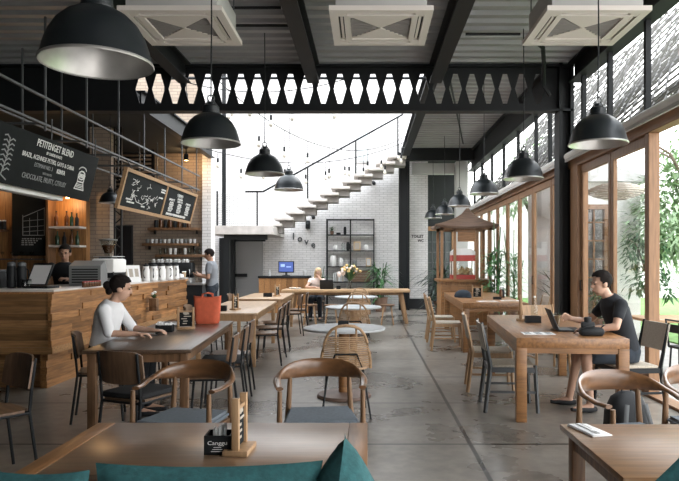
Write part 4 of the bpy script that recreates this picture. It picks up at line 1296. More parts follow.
for r_ in range(8):
    x = -.022
    while x > -3.4:
        q = max(-3.4, x - g.uniform(.6, 1.2)); d = g.choice((0, 0, .003, .006))
        b.box2((q + .001, .02 - d, .475 + .078 * r_), (x - .001, .05, .475 + .078 * (r_ + 1) - .001)); x = q
for r_ in range(5):
    x = -.12
    while x > -3.4:
        q = max(-3.4, x - g.uniform(.6, 1.2))
        b.box2((q + .001, .09, .08 * r_), (x - .001, .12, .08 * (r_ + 1) - .001)); x = q
obj('end_planks', b, 'counterwood_x', t, smooth=False)
obj('ledge', MB().box2((-3.4, 0.0, .40), (0.0, .16, .475)).box2((-.16, .16, .40), (0.0, L, .475)), 'counterwood_x', t)
obj('carcass', MB().box2((-.75, .12, 0), (-.16, L - .02, 1.09)).box2((-3.4, .13, 0), (-.75, .8, 1.09)), 'black_soft', t)
obj('rim', MB().box2((-.06, -.01, 1.09), (.02, L + .02, 1.115)).box2((-3.4, -.01, 1.09), (-.06, .05, 1.115)), 'counterwood', t)
obj('worktop', MB().box2((-.8, .0, 1.115), (.015, L + .01, 1.14), bev=.005).box2((-3.4, .0, 1.115), (-.8, .85, 1.14), bev=.005), 'worktop', t)
obj('end_panel', MB().box2((-.74, L - .02, 0), (-.03, L, 1.09)), 'counterwood_x', t)
CT = 1.14
# small wall planter on the counter face
t = thing('wall_planter', 'little wooden box with a white flower fixed on the counter front', 'planter', (-3.59, 10.55, .66))
obj('box', MB().box2((0, -.07, 0), (.12, .07, .2), bev=.004), 'walnut_z', t)
b = MB()
for k in range(14): b.leaf((.06, 0, .2), (rnd.uniform(-1, 1), rnd.uniform(-1, 1), 1.2), .12, .03)
obj('leaves', b, 'leaf', t, smooth=False)
obj('flowers', MB().ell((.07, .02, .30), (.03, .03, .02)).ell((.05, -.04, .28), (.025, .025, .02)), 'ceramic', t)
# ------------------------------------------------------------------ things on the counter
def bottle(x, y, z, label, h=.26, r=.035, m='amber', grp='bottles on the bar shelves', cat='bottle'):
    t = thing('bottle', label, cat, (x, y, z), group=grp)
    obj('glass', MB().lathe([(r * .9, 0), (r, .01), (r, h * .58), (r * .4, h * .75), (r * .36, h * .93)], 14), m, t)
    obj('cap', MB().lathe([(r * .42, h * .92), (r * .42, h), (r * .1, h + .002)], 10), 'black', t)
    return t
def jar(x, y, z, label, h=.12, r=.045, body='clear', lid='black', grp='jars', fill=None):
    t = thing('jar', label, 'jar', (x, y, z), group=grp)
    obj('glass', MB().lathe([(r * .95, 0), (r, .006), (r, h * .82), (r * .85, h * .88)], 14), body, t)
    obj('lid', MB().lathe([(r * .9, h * .87), (r * .92, h), (r * .2, h + .002)], 14), lid, t)
    return t
t = thing('display_stand', 'tilted white display board on a black stand on the left of the counter', 'stand', (-4.02, 7.85, CT), R(-12))
obj('board', MB().box((0, 0, .17), (.29, .02, .30), rot=(R(-28), 0, R(0)), bev=.003), 'black', t)
obj('sheet', MB().box((0, -.0105, .166), (.25, .006, .26), rot=(R(-28), 0, 0)), 'white', t)
obj('foot', MB().box((0, .02, .015), (.34, .22, .03), bev=.006), 'black', t)
for i, (x, lab) in enumerate(((-4.40, 'tall black insulated flask on the counter, left of the pair'), (-4.275, 'tall black insulated flask on the counter, right of the pair'))):
    t = thing('flask', lab, 'flask', (x, 7.9, CT), group='flasks on the counter')
    obj('body', MB().lathe([(.045, 0), (.055, .01), (.055, .24), (.05, .27)], 20), 'black', t)
    obj('lid', MB().lathe([(.045, .27), (.05, .275), (.048, .31), (.02, .325)], 16), 'greysteel', t)
    obj('handle', MB().sweep([(.05, 0, .24), (.085, 0, .22), (.085, 0, .1), (.052, 0, .08)], .008), 'black', t)
for i, x in enumerate((-4.56, -4.48)):
    t = thing('cup', ('white cup by the counter edge at the far left', 'white cup just left of the black flasks')[i], 'cup', (x, 7.62, CT), group='cups on the counter')
    obj('body', MB().lathe([(.025, 0), (.035, .04), (.038, .085), (.034, .085), (.03, .04), (.01, .01)], 16), 'ceramic', t)
    obj('handle', MB().sweep([(.035, 0, .07), (.06, 0, .06), (.058, 0, .03), (.033, 0, .025)], .005, 6), 'ceramic', t)
for i, x in enumerate((-4.18, -4.12, -4.15)):
    jar(x, 7.78 + .08 * (i == 2), CT, ('small glass sugar jar right of the flasks, left of the trio', 'small glass sugar jar right of the flasks, right of the trio', 'small glass sugar jar behind the pair beside the flasks')[i], .11, .03, grp='sugar jars')
t = thing('black_box', 'low black box behind the cups at the far left of the counter', 'box', (-4.62, 8.0, CT))
obj('body', MB().box2((-.12, -.1, 0), (.08, .1, .2), bev=.008), 'black', t)
obj('lid', MB().box2((-.125, -.105, .2), (.085, .105, .225), bev=.005), 'greysteel', t)
for k in range(7):
    jar(-3.585, 8.08 + k * .075, CT, ['first', 'second', 'third', 'fourth', 'fifth', 'sixth', 'seventh'][k] + ' little red-lidded jar along the counter edge, counting from us', .075, .027, 'amber', 'red', 'little jars on the counter edge')
t = thing('till', 'bulky dark grey slatted till facing us on the counter', 'till', (-3.84, 8.80, CT), R(10))
obj('body', MB().prism([(-.2, 0), (.2, 0), (.2, .20), (.06, .34), (-.2, .27)], -.20, .20, 'yz'), 'grey_plastic', t, smooth=False)
for k in range(6):
    obj('vent_slat', MB().box((0, -.2 - .004, .05 + .034 * k), (.33, .014, .018)), 'black', t)
def slats():
    pass
# grinder
t = thing('coffee_grinder', 'coffee grinder with clear bean hopper beside the pale espresso machine', 'grinder', (-4.08, 10.05, CT))
obj('body', MB().box((0, 0, .2), (.2, .28, .4), bev=.02), 'black', t)
obj('hopper', MB().lathe([(.05, .40), (.06, .45), (.13, .62), (.135, .66), (.128, .66), (.055, .46)], 20), 'clear', t)
obj('lid', MB().lathe([(.14, .66), (.14, .675), (.02, .69)], 20), 'grey_plastic', t)
obj('spout', MB().box((0, -.17, .3), (.06, .08, .06), bev=.008), 'steel', t)
obj('beans', MB().lathe([(.05, .46), (.10, .58), (.01, .60)], 16), 'amber', t)
def espresso(x, y, z, rz, label, body, w=.8):
    t = thing('espresso_machine', label, 'coffee machine', (x, y, z), rz)
    obj('body', MB().box((0, .05, .32), (w, .42, .26), bev=.04), body, t)
    obj('base', MB().box((0, 0, .06), (w, .55, .10), bev=.015), 'steel', t)
    obj('column', MB().box((0, .17, .15), (w * .95, .16, .14)), 'black', t)
    obj('drip_tray', MB().box((0, -.14, .115), (w * .9, .24, .012)), 'greysteel', t)
    for s in (-1, 1):
        g_ = obj('group_head', MB().lathe([(.04, .13), (.042, .2), (.03, .22)], 14, c=(s * w * .24, -.12, 0)), 'steel', t)
        obj('portafilter', MB().tube((s * w * .24, -.14, .15), (s * w * .24, -.34, .14), .014, .018), 'black', g_)
        obj('steam_wand', MB().sweep([(s * w * .45, -.16, .3), (s * w * .47, -.22, .22), (s * w * .46, -.22, .13)], .006), 'steel', t)
    obj('cup_rail', MB().sweep([(-w * .47, -.12, .49), (w * .47, -.12, .49), (w * .47, .22, .49), (-w * .47, .22, .49)], .006, 6, closed=True), 'steel', t)
    return t
# lower service counter behind, joined to the bar
t = thing('service_counter', 'low dark service counter along the brick bar wall', 'counter', (-5.6, 13.9, 0))
obj('carcass', MB().box2((-1.4, 0, 0), (2.0, .58, .96)), 'black_soft', t)
obj('worktop', MB().box2((-1.42, -.02, .96), (2.02, .59, 1.0), bev=.004), 'steel', t)
espresso(-3.86, 9.45, CT, R(-95), 'pale espresso machine on the counter between the grey till and the menu cards', 'plaster', .5).scale = (.82, .82, .82)
espresso(-4.35, 14.15, 1.0, R(4), 'dark espresso machine against the brick wall with white cups on top', 'black', .95)
for k in range(9):
    t = thing('cup', ['first', 'second', 'third', 'fourth', 'fifth', 'sixth', 'seventh', 'eighth', 'ninth'][k] + ' upturned white cup from the left on the dark espresso machine', 'cup', (-4.72 + k * .092, 14.08 + .08 * (k % 2), 1.45), group='cups on the dark espresso machine')
    obj('body', MB().lathe([(.042, 0), (.044, .004), (.038, .05), (.026, .075), (.004, .076)], 14), 'ceramic', t)
    obj('handle', MB().sweep([(.038, 0, .02), (.06, 0, .03), (.058, 0, .05), (.034, 0, .055)], .005, 5), 'ceramic', t)
# cards and jugs along the counter edge
nm = ['nearest', 'second', 'third', 'fourth', 'fifth', 'sixth', 'seventh', 'eighth', 'ninth']
for k in range(3):
    t = thing('menu_card', nm[k] + ' of three leaning white menu cards on the counter edge', 'menu', (-3.72 + .0 * k, 9.75 + k * .24, CT), R(50), 'menu cards on the counter')
    obj('card', MB().box((0, 0, .135), (.17, .012, .27), rot=(R(-14), 0, 0)), 'white', t)
    obj('picture', MB().box((0, -.008, .15), (.10, .004, .13), rot=(R(-14), 0, 0)), 'canvas', t)
    obj('support', MB().box((0, .05, .10), (.03, .01, .22), rot=(R(18), 0, 0)), 'lightwood', t)
for k in range(8):
    t = thing('jug', nm[k] + ' white-bodied jug in the row along the counter, after the menu cards', 'jug', (-3.66 + .05 * (k % 2), 10.55 + k * .21, CT), R(20 * (k % 3)), 'jugs along the counter')
    obj('body', MB().lathe([(.05, 0), (.062, .01), (.06, .17), (.048, .23), (.05, .25)], 18), 'ceramic', t)
    obj('lid', MB().lathe([(.051, .25), (.045, .275), (.012, .285), (.012, .30), (.002, .302)], 14), 'black', t)
    obj('handle', MB().sweep([(0, -.055, .21), (0, -.10, .19), (0, -.10, .08), (0, -.058, .06)], .009), 'black', t)
t = thing('glass_tray', 'steel tray with white napkins at the far end of the counter', 'tray', (-3.7, 12.45, CT))
obj('tray', MB().box((0, 0, .012), (.3, .4, .02), bev=.004), 'steel', t)
obj('napkins', MB().box((0, .03, .05), (.16, .2, .055), bev=.006), 'white', t)
t = thing('phone', 'dark phone held in the hands of the standing man', 'phone', (-3.62, 13.3, 1.275), 0)
obj('case', MB().box((0, 0, 0), (.075, .15, .009), rot=(0, R(-35), 0), bev=.003), 'black', t)
obj('glass', MB().box((.003, 0, .006), (.066, .138, .002), rot=(0, R(-35), 0)), 'grey_plastic', t)
t = thing('takeaway_cup', 'brown cup at the counter end in front of the standing man', 'cup', (-3.68, 12.80, CT))
obj('body', MB().lathe([(.03, 0), (.042, .12), (.038, .12)], 16), 'tan', t)
obj('lid', MB().lathe([(.045, .118), (.045, .128), (.03, .137)], 16), 'white', t)

# wall shelves on the brick bar wall
def wshelf(x0, x1, z, lab):
    t = thing('wall_shelf', lab, 'shelf', ((x0 + x1) / 2, 14.38, z), group='dark shelves on the bar brick wall')
    obj('board', MB().box((0, 0, -.03), (x1 - x0, .22, .06), bev=.004), 'walnut_z', t)
    for s in (-1, 1): obj('bracket', MB().box((s * (x1 - x0) * .4, .05, -.10), (.02, .1, .08)), 'black', t)
wshelf(-4.92, -3.74, 2.23, 'top dark shelf on the brick wall, below the framed menu board')
wshelf(-5.05, -3.80, 1.88, 'middle dark shelf on the brick wall holding cups')
wshelf(-4.75, -3.64, 1.63, 'bottom dark shelf on the brick wall holding glasses')
for k in range(8):
    jar(-4.76 + k * .105, 14.38, 2.23, nm[k] + ' dark jar from the left on the top wall shelf', .17 + .02 * (k % 2), .045, 'amber' if k % 2 else 'black', 'black', 'jars on the top wall shelf')
for k in range(12):
    t = thing('cup', ['first', 'second', 'third', 'fourth', 'fifth', 'sixth', 'seventh', 'eighth', 'ninth', 'tenth', 'eleventh', 'twelfth'][k] + ' stacked cup from the left on the middle wall shelf', 'cup', (-4.95 + k * .095, 14.38, 1.88), group='cups on the middle wall shelf')
    obj('body', MB().lathe([(.03, 0), (.042, .08), (.044, .095), (.038, .09), (.02, .01)], 12), 'grey_plaster' if k % 3 else 'grey_plastic', t)
for k in range(9):
    t = thing('tumbler', nm[k] + ' tumbler from the left on the bottom wall shelf', 'glass', (-4.66 + k * .11, 14.38, 1.63), group='tumblers on the bottom wall shelf')
    obj('body', MB().lathe([(.03, 0), (.042, .14), (.038, .14), (.026, .012)], 12), 'ceramic' if k in (2, 3, 5) else 'clear', t)
t = thing('wall_screen', 'black framed panel on the brick bar wall, left of the shelves', 'panel', (-5.62, 14.46, 1.84))
obj('frame', MB().box((0, 0, 0), (.62, .05, .90), bev=.005), 'black', t)
obj('glass', MB().box((0, -.028, 0), (.56, .006, .84)), mat('dark_glossy_panel', (.015, .016, .018), .15), t)

# back bar on the left
bb = thing('back_bar', 'timber back bar with alcove and shelves behind the left counter', 'cabinet', (-6.1, 11.3, 0))
obj('carcass', MB().box2((-1.2, .10, 0), (1.08, .26, 2.95)), 'panelwood', bb)
obj('cupboard', MB().box2((-1.2, -.35, 0), (1.08, .10, .98)), 'walnut_z', bb)
obj('worktop', MB().box2((-1.2, -.37, .98), (1.08, .10, 1.02)), 'greysteel', bb)
obj('side_panel', MB().box2((-.18, -.02, 1.02), (-.14, .10, 2.95)).box2((.50, -.18, 1.02), (.54, .10, 2.95)), 'walnut_z', bb)
obj('header', MB().box2((.54, -.18, 2.62), (1.08, .10, 2.95)), 'walnut_z', bb)
obj('shelf', MB().box2((.54, -.16, 2.05), (1.08, .10, 2.085)), 'worktop', bb)
obj('shelf', MB().box2((.54, -.16, 1.72), (1.08, .10, 1.755)), 'worktop', bb)
obj('shelf', MB().box2((-1.15, -.08, 2.0), (-.3, .10, 2.03)), 'walnut_z', bb)
obj('glass_rack', MB().box2((-.9, -.18, 1.50), (.45, .08, 1.52)), 'greysteel', bb)
lo = obj('alcove_lamp', MB().lathe([(.03, 0), (.03, .03), (.01, .035)], 12, c=(.82, -.05, 2.575)), 'warm', bb)
pl = bpy.data.lights.new('back_bar_warm_light', 'POINT'); pl.energy = 7; pl.color = (1, .62, .30); pl.shadow_soft_size = .06; pl.specular_factor = .1
po = bpy.data.objects.new('back_bar_warm_light', pl); COL.objects.link(po); po.location = (-5.28, 11.1, 2.5)
pl = bpy.data.lights.new('back_bar_warm_light', 'POINT'); pl.energy = 6; pl.color = (1, .60, .28); pl.shadow_soft_size = .06; pl.specular_factor = .1
po = bpy.data.objects.new('back_bar_warm_light', pl); COL.objects.link(po); po.location = (-6.75, 10.9, 2.75)  # extra warm point light left of the alcove, no lamp body
pl = bpy.data.lights.new('bar_spot_light', 'POINT'); pl.energy = 12; pl.color = (1, .62, .30); pl.shadow_soft_size = .05; pl.specular_factor = .1
po = bpy.data.objects.new('bar_spot_light', pl); COL.objects.link(po); po.location = (-3.95, 14.0, 3.62)
t = thing('spotlight', 'small black spotlight under the bar soffit washing the brick wall', 'lamp', (-3.95, 13.9, 3.75))
obj('housing', MB().lathe([(.05, -.08), (.05, .05), (.02, .06)], 14), 'black', t)
obj('bulb', MB().lathe([(.035, -.085), (.04, -.07), (.02, -.06)], 12), 'warm', t)
obj('stem', MB().tube((0, 0, .05), (0, 0, .40), .012), 'black', t)
cb = thing('chalk_panel', 'tall black chalkboard with a shelf drawing on the back bar', 'chalkboard', (-5.93, 11.27, 2.13))
obj('panel', MB().box((0, 0, 0), (.66, .03, 1.12), bev=.003), 'slate', cb)
b = MB()
def st2(pts, r=.012):
    for a, c in zip(pts[:-1], pts[1:]):
        dx, dz = c[0] - a[0], c[1] - a[1]; L_ = math.hypot(dx, dz)
        b.box(((a[0] + c[0]) / 2, -.017, (a[1] + c[1]) / 2), (L_ + r, .003, r), rot=(0, -math.atan2(dz, dx), 0))
st2([(-.14, .15), (-.14, -.2), (.24, -.2), (.24, .28), (-.14, .12)])
for z in (.05, -.06, -.14): st2([(-.14, z), (.24, z + .03)], .008)
st2([(-.02, .1), (-.02, -.2)], .008); st2([(.12, .2), (.12, -.2)], .008)
for k in range(4):
    xx = -.14
    while xx < .2 - .05 * k:
        q = rnd.uniform(.02, .05); b.box((xx, -.017, -.26 - .035 * k), (q, .003, .02)); xx += q + .015
obj('shelf_drawing', b, 'chalk_dim', cb, smooth=False)
for i, (x, z, lab) in enumerate(((-5.47, 2.085, 'dark bottle on the upper alcove shelf, leftmost'), (-5.2, 2.085, 'dark bottle on the upper alcove shelf, third from left'), (-5.11, 2.085, 'dark bottle on the upper alcove shelf, rightmost'), (-5.29, 2.085, 'dark bottle on the upper alcove shelf, second from left'), (-5.45, 1.755, 'bottle on the lower alcove shelf, leftmost'), (-5.33, 1.755, 'bottle on the lower alcove shelf, second from left'), (-5.2, 1.755, 'bottle on the lower alcove shelf, third from left'), (-5.1, 1.755, 'bottle on the lower alcove shelf, rightmost'))):
    bottle(x, 11.23, z, lab, .27 - .02 * (i % 3), .034, ('amber', 'green_glass', 'black')[i % 3])
for i, x in enumerate((-6.58, -6.50, -6.42)):
    jar(x, 11.29, 2.03, ('left', 'middle', 'right')[i] + ' of three dark tins with white labels on the back bar shelf', .17, .036, 'black', 'ceramic', 'tins on the back bar shelf')
for k in range(6):
    t = thing('wine_glass', ['first', 'second', 'third', 'fourth', 'fifth', 'sixth'][k] + ' glass from the left standing on the back bar rack', 'glass', (-6.75 + k * .17, 11.22, 1.52), group='glasses on the back bar rack')
    obj('bowl', MB().lathe([(.028, 0), (.028, .004), (.005, .01), (.005, .05), (.03, .08), (.034, .12), (.03, .12), (.024, .08)], 12), 'clear', t)
# white light shelf under the near chalkboard
t = thing('light_shelf', 'white ledge under the big chalkboard over the counter', 'shelf', (-3.62, 5.3, 2.16))
obj('ledge', MB().box2((-.10, 0, .02), (.02, 2.25, .075), bev=.004), 'plaster', t)
for yy in (.3, 1.9): obj('hanger', MB().box2((-.12, yy - .01, .06), (-.10, yy + .01, .68)), 'greysteel', t)

# ------------------------------------------------------------------ things on the tables
def napkin_box(x, y, z, rz, label, w=.15, h=.075, paper=True):
    t = thing('napkin_box', label, 'box', (x, y, z), rz, 'black napkin boxes on the tables')
    b = MB().box2((-w / 2, -.05, 0), (w / 2, .05, .006)).box2((-w / 2, -.05, 0), (w / 2, -.044, h)).box2((-w / 2, .044, 0), (w / 2, .05, h)).box2((-w / 2, -.044, 0), (-w / 2 + .006, .044, h)).box2((w / 2 - .006, -.044, 0), (w / 2, .044, h))
    obj('box', b, 'black', t, smooth=False)
    if paper:
        q = MB(); g = random.Random(int(abs(x) * 1000))
        for k in range(6):
            q.box((-w / 2 + .03 + k * (w - .06) / 5, g.uniform(-.015, .015), h * .62 + g.uniform(0, .03)), ((w - .05) / 6, .05, h * .95), rz=g.uniform(-.3, .3))
        obj('napkins', q, 'white', t, smooth=False)
    return t
def menu_stand(x, y, z, rz, label, w=.15, h=.24, s=1):
    t = thing('menu_stand', label, 'menu stand', (x, y, z), rz, 'wooden menu stands on the tables')
    obj('base', MB().box2((-w / 2 - .015, -.05, 0), (w / 2 + .015, .05, .022), bev=.003), 'lightwood', t)
    for k in (-1, 1): obj('post', MB().box2((k * w / 2 - .011, -.014, .022), (k * w / 2 + .011, .014, h), bev=.002), 'lightwood', t)
    obj('crossbar', MB().box2((-w / 2 + .011, -.008, h - .05), (w / 2 - .011, .008, h - .035)), 'lightwood', t)
    obj('card', MB().box2((-w / 2 + .014, -.004, .03), (w / 2 - .014, .004, h - .055)), 'slate', t)
    b = MB(); g = random.Random(4)
    for k in range(5): b.box((g.uniform(-.02, .02), -.005, .06 + k * .025), (w * g.uniform(.25, .55), .002, .010))
    b.ell((.0, -.004, .17), (.03, .002, .02))
    obj('print', b, 'canvas', t, smooth=False)
    return t
nb_ = napkin_box(-.595, 2.57, .70, R(2), 'small black napkin box on the near left table', .105, .075)
b = MB().text('Canggu', .022, Matrix.Translation((0, -.051, .040)) @ Matrix.Rotation(PI / 2, 4, 'X'), 1.2, ext=.0006)
for k in range(3): b.box((0, -.0508, .014 + k * .008), (.05 - .01 * k, .001, .002))
obj('lettering', b, 'chalk', nb_, smooth=False)
menu_stand(-.515, 2.57, .70, R(86), 'wooden menu stand seen edge-on beside the near napkin box', .12, .225)
napkin_box(-2.07, 6.52, .75, R(3), 'black napkin box on the walnut table in front of the woman', .165, .07)
menu_stand(-1.93, 6.78, .75, R(12), 'wooden menu stand with dark picture on the walnut table', .155, .23)
napkin_box(-2.12, 9.25, .755, R(2), 'black napkin box at the near end of the pale table', .15, .075, False)
menu_stand(-1.96, 9.45, .755, R(70), 'slim wooden menu stand on the pale table behind the orange bag', .13, .24)
napkin_box(-2.02, 12.9, .76, R(2), 'black napkin box on the third table of the left row', .17, .075, False)
menu_stand(-1.86, 13.1, .76, R(60), 'wooden menu stand on the third table of the left row', .13, .24)
napkin_box(-.27, 7.0, .755, R(0), 'black napkin box on the nearest round stone table', .115, .06, False)
napkin_box(1.88, 7.3, .77, R(-4), 'black glass-topped napkin box in the middle of the working table', .17, .075, False)
menu_stand(1.80, 7.55, .77, R(80), 'wooden menu stand behind the napkin box on the working table', .13, .30)
menu_stand(1.98, 11.6, .80, R(-6), 'wooden menu stand with picture on the second oak table', .17, .24)
napkin_box(2.28, 11.3, .80, R(-4), 'small black tray box on the second oak table', .14, .045, False)
napkin_box(-.72, 15.6, .80, R(0), 'small black box beside the blonde woman\'s laptop', .1, .08, False)
# tablet and magazine on the walnut table
t = thing('tablet', 'dark tablet lying before the woman in white', 'tablet', (-2.16, 6.22, .75), R(15))
obj('case', MB().box2((-.11, -.08, 0), (.11, .08, .009), bev=.003), 'black', t)
obj('screen', MB().box2((-.10, -.07, .009), (.10, .07, .0105)), mat('dark_screen', (.02, .022, .025), .12), t)
t = thing('magazine', 'open pale magazine near the orange bag on the walnut table', 'magazine', (-2.18, 7.22, .75), R(20))
obj('pages', MB().sweep([(-.2, 0, .012), (-.12, 0, .03), (-.02, 0, .016), (.0, 0, .008), (.02, 0, .016), (.12, 0, .032), (.2, 0, .012)], [(.13, .006)] * 7, 8), 'white', t)
obj('print', MB().box((-.1, -.02, .0335), (.10, .12, .002)).box((.1, .02, .0355), (.11, .12, .002)), 'greysteel', t)
# orange bag
t = thing('tote_bag', 'bright orange-red tote bag standing on the walnut table end', 'bag', (-1.86, 7.42, .75), R(4))
P_ = []
for z, w, d in ((0, .125, .07), (.02, .135, .078), (.12, .142, .075), (.22, .15, .06), (.31, .158, .03)):
    P_.append([(w * math.copysign(abs(math.cos(a)) ** .45, math.cos(a)), d * math.copysign(abs(math.sin(a)) ** .6, math.sin(a)), z + .012 * math.cos(2 * a) * (z > .3)) for a in [k * PI / 14 for k in range(28)]])
obj('body', MB().grid(P_), 'orange', t)
for s in (-1, 1): obj('handle', MB().sweep([(-.06, s * .026, .30), (-.055, s * .04, .34), (0, s * .06, .355), (.055, s * .04, .34), (.06, s * .026, .30)], .007, 6), 'orange', t)

def laptop(x, y, z, rz, label, op=105, lit=False):
    t = thing('laptop', label, 'laptop', (x, y, z), rz, 'open laptops')
    obj('base', MB().box2((-.165, -.115, 0), (.165, .115, .016), bev=.004), 'black', t)
    obj('keyboard', MB().box2((-.15, -.02, .016), (.15, .095, .018)), 'grey_plastic', t)
    a = R(op - 90)
    obj('lid', MB().box((0, .115 + .11 * math.sin(a), .012 + .11 * math.cos(a)), (.33, .008, .22), rot=(-a, 0, 0), bev=.003), 'black', t)
    obj('screen', MB().box((0, .115 + .11 * math.sin(a) - .006, .012 + .11 * math.cos(a)), (.30, .003, .19), rot=(-a, 0, 0)), mat('pale_screen', (.3, .33, .36), .2), t)
    return t
laptop(2.02, 6.48, .77, R(84), 'black laptop open in front of the man in black', 112)
laptop(-1.0, 15.72, .80, R(176), 'black laptop open in front of the blonde woman', 105)
t = thing('camera_bag', 'small black camera bag on the working table by the man\'s elbow', 'bag', (2.09, 5.99, .77), R(-6))
obj('pouch', MB().box((0, 0, .04), (.22, .13, .08), bev=.03), 'black', t)
obj('camera', MB().box((-.03, .01, .10), (.12, .07, .06), bev=.015).lathe([(.032, 0), (.034, .05), (.028, .055)], 16, c=(-.03, .01, .12)), 'black_soft', t)
obj('strap', MB().sweep([(.09, .03, .07), (.12, .0, .10), (.06, -.06, .11), (-.06, -.07, .09), (-.1, -.02, .06)], [(.012, .003)] * 5, 6), 'greysteel', t)
t = thing('iced_coffee', 'glass of iced coffee with a straw beside the laptop', 'drink', (2.02, 6.86, .77))
obj('glass', MB().lathe([(.03, 0), (.04, .14), (.037, .14), (.027, .008)], 18), 'clear', t)
obj('coffee', MB().lathe([(.026, .009), (.035, .115), (.002, .116)], 16), 'iced', t)
obj('straw', MB().tube((.0, 0, .02), (.03, .01, .23), .004, n=6), 'black', t)
t = thing('paper_menu', 'printed white menu sheet on the near left of the working table', 'menu', (1.64, 6.18, .77), R(-4))
obj('sheet', MB().box2((-.15, -.11, 0), (.15, .11, .003)), 'white', t)
b = MB()
for k in range(4):
    for q in range(3): b.box((-.10 + q * .1, -.075 + k * .05, .0035), (.06, .022, .001))
obj('print', b, 'greysteel', t)
t = thing('glass_bottle', 'clear water bottle behind the napkin box on the working table', 'bottle', (1.98, 7.62, .77))
obj('glass', MB().lathe([(.038, 0), (.04, .01), (.04, .16), (.016, .22), (.016, .27)], 18), 'clear', t)
obj('cap', MB().lathe([(.018, .265), (.018, .285), (.004, .287)], 12), 'steel', t)
t = thing('cap_hat', 'dark blue-black cap lying on the far left of the second oak table', 'hat', (1.78, 12.0, .80), R(20))
obj('crown', MB().lathe([(.16, 0), (.165, .03), (.14, .09), (.08, .13), (.01, .14)], 20), 'denim', t)
obj('brim', MB().prism([(.14 * math.cos(a) , -.10 - .20 * math.sin(a)) for a in [k * PI / 10 for k in range(11)]] , .005, .015, 'xy'), 'denim', t)
for i, (x, y, lab) in enumerate(((2.0, 10.75, 'white paper menu on the near edge of the second oak table, left one'), (2.42, 10.9, 'white paper menu on the near edge of the second oak table, right one'))):
    t = thing('paper_menu', lab, 'menu', (x, y, .80), R(8 - 14 * i))
    obj('sheet', MB().box2((-.16, -.11, 0), (.16, .11, .003)), 'white', t)
    obj('print', MB().box2((-.10, -.06, .003), (.10, .05, .004)), 'canvas', t)
for i, (x, y) in enumerate(((2.44, 11.75), (2.50, 11.85))):
    bottle(x, y, .80, ('left', 'right')[i] + ' of two small sauce bottles on the second oak table', .2, .03, ('amber', 'black')[i], 'sauce bottles')
# cutlery roll
t = thing('napkin', 'white napkin with cutlery on the corner of the near right table', 'napkin', (.995, 2.88, .70), R(-76))
obj('cloth', MB().box2((-.10, -.05, 0), (.10, .05, .006), bev=.002).box2((-.10, -.045, .006), (.10, .02, .010), bev=.0015), 'white', t)
f = MB().box2((-.09, -.014, .0105), (.03, -.006, .0135)).box2((.03, -.02, .0105), (.045, 0, .0135))
for k in range(4): f.box2((.045, -.020 + k * .006, .0105), (.085, -.017 + k * .006, .0135))
obj('fork', f, 'steel', t)
obj('knife', MB().box2((-.09, .010, .0065), (.0, .018, .011)).prism([(0, .008), (.085, .010), (.075, .020), (0, .019)], .0065, .009, 'xy'), 'steel', t)
# vase of flowers
t = thing('flower_vase', 'vase of yellow and white flowers on the long back table', 'vase', (-.44, 15.6, .80))
obj('vase', MB().lathe([(.06, 0), (.075, .02), (.07, .14), (.05, .19), (.06, .22), (.052, .22), (.045, .18)], 18), 'clear', t)
b = MB(); fl = MB(); fy = MB(); g = random.Random(8)
for k in range(44):
    a = g.uniform(0, 2 * PI); e_ = g.uniform(.25, 1.0)
    p = Vector((.26 * e_ * math.cos(a), .22 * e_ * math.sin(a), .30 + .30 * (1 - e_ * .6) * g.uniform(.6, 1.2)))
    b.leaf((0, 0, .18), p - Vector((0, 0, .18)), p.length * .95, .045, droop=.1)
    b.leaf(p * .7 + Vector((0, 0, .08)), (math.cos(a), math.sin(a), .4), .16, .05)
    if k % 3 == 0: fl.ell(p, (.038, .038, .03), u=8, v=6)
    if k % 3 == 1: fy.ell(p, (.04, .04, .034), u=8, v=6)
fl.ell((-.16, -.05, .42), (.06, .05, .09)); fl.ell((-.26, -.02, .36), (.05, .04, .07))
obj('leaves', b, 'leaf', t, smooth=False); obj('white_blooms', fl, 'pink', t); obj('yellow_blooms', fy, 'yellow', t)
for i, x in enumerate((-1.72, -1.85)):
    t = thing('plate', ('left', 'right')[1 - i] + ' small dish at the left end of the long back table', 'dish', (x, 15.55 + .2 * i, .80), group='dishes on the long back table')
    obj('dish', MB().lathe([(.04, 0), (.07, .015), (.10, .028), (.095, .032), (.05, .012)], 20), 'ceramic', t)
    obj('food', MB().ell((0, 0, .025), (.045, .04, .022)), 'tan', t)

# rucksack on the floor
t = thing('rucksack', 'black and grey rucksack standing on the floor behind the right armchair', 'bag', (1.88, 4.66, 0), R(10))
P_ = []
for z, w, d in ((0, .13, .09), (.02, .15, .11), (.2, .16, .12), (.38, .15, .105), (.48, .11, .07), (.52, .05, .03)):
    P_.append([(w * math.copysign(abs(math.cos(a)) ** .6, math.cos(a)), d * math.copysign(abs(math.sin(a)) ** .7, math.sin(a)), z) for a in [k * PI / 14 for k in range(28)]])
obj('body', MB().grid(P_), 'black_soft', t)
obj('pocket', MB().box((0, -.115, .17), (.2, .06, .22), bev=.025), 'black', t)
for s in (-1, 1): obj('strap', MB().sweep([(s * .07, -.125, .45), (s * .10, -.155, .3), (s * .11, -.13, .05)], [(.018, .005)] * 3, 6), 'greysteel', t)
obj('grab_handle', MB().sweep([(-.04, 0, .51), (-.03, 0, .55), (.03, 0, .55), (.04, 0, .51)], .008, 6), 'black', t)

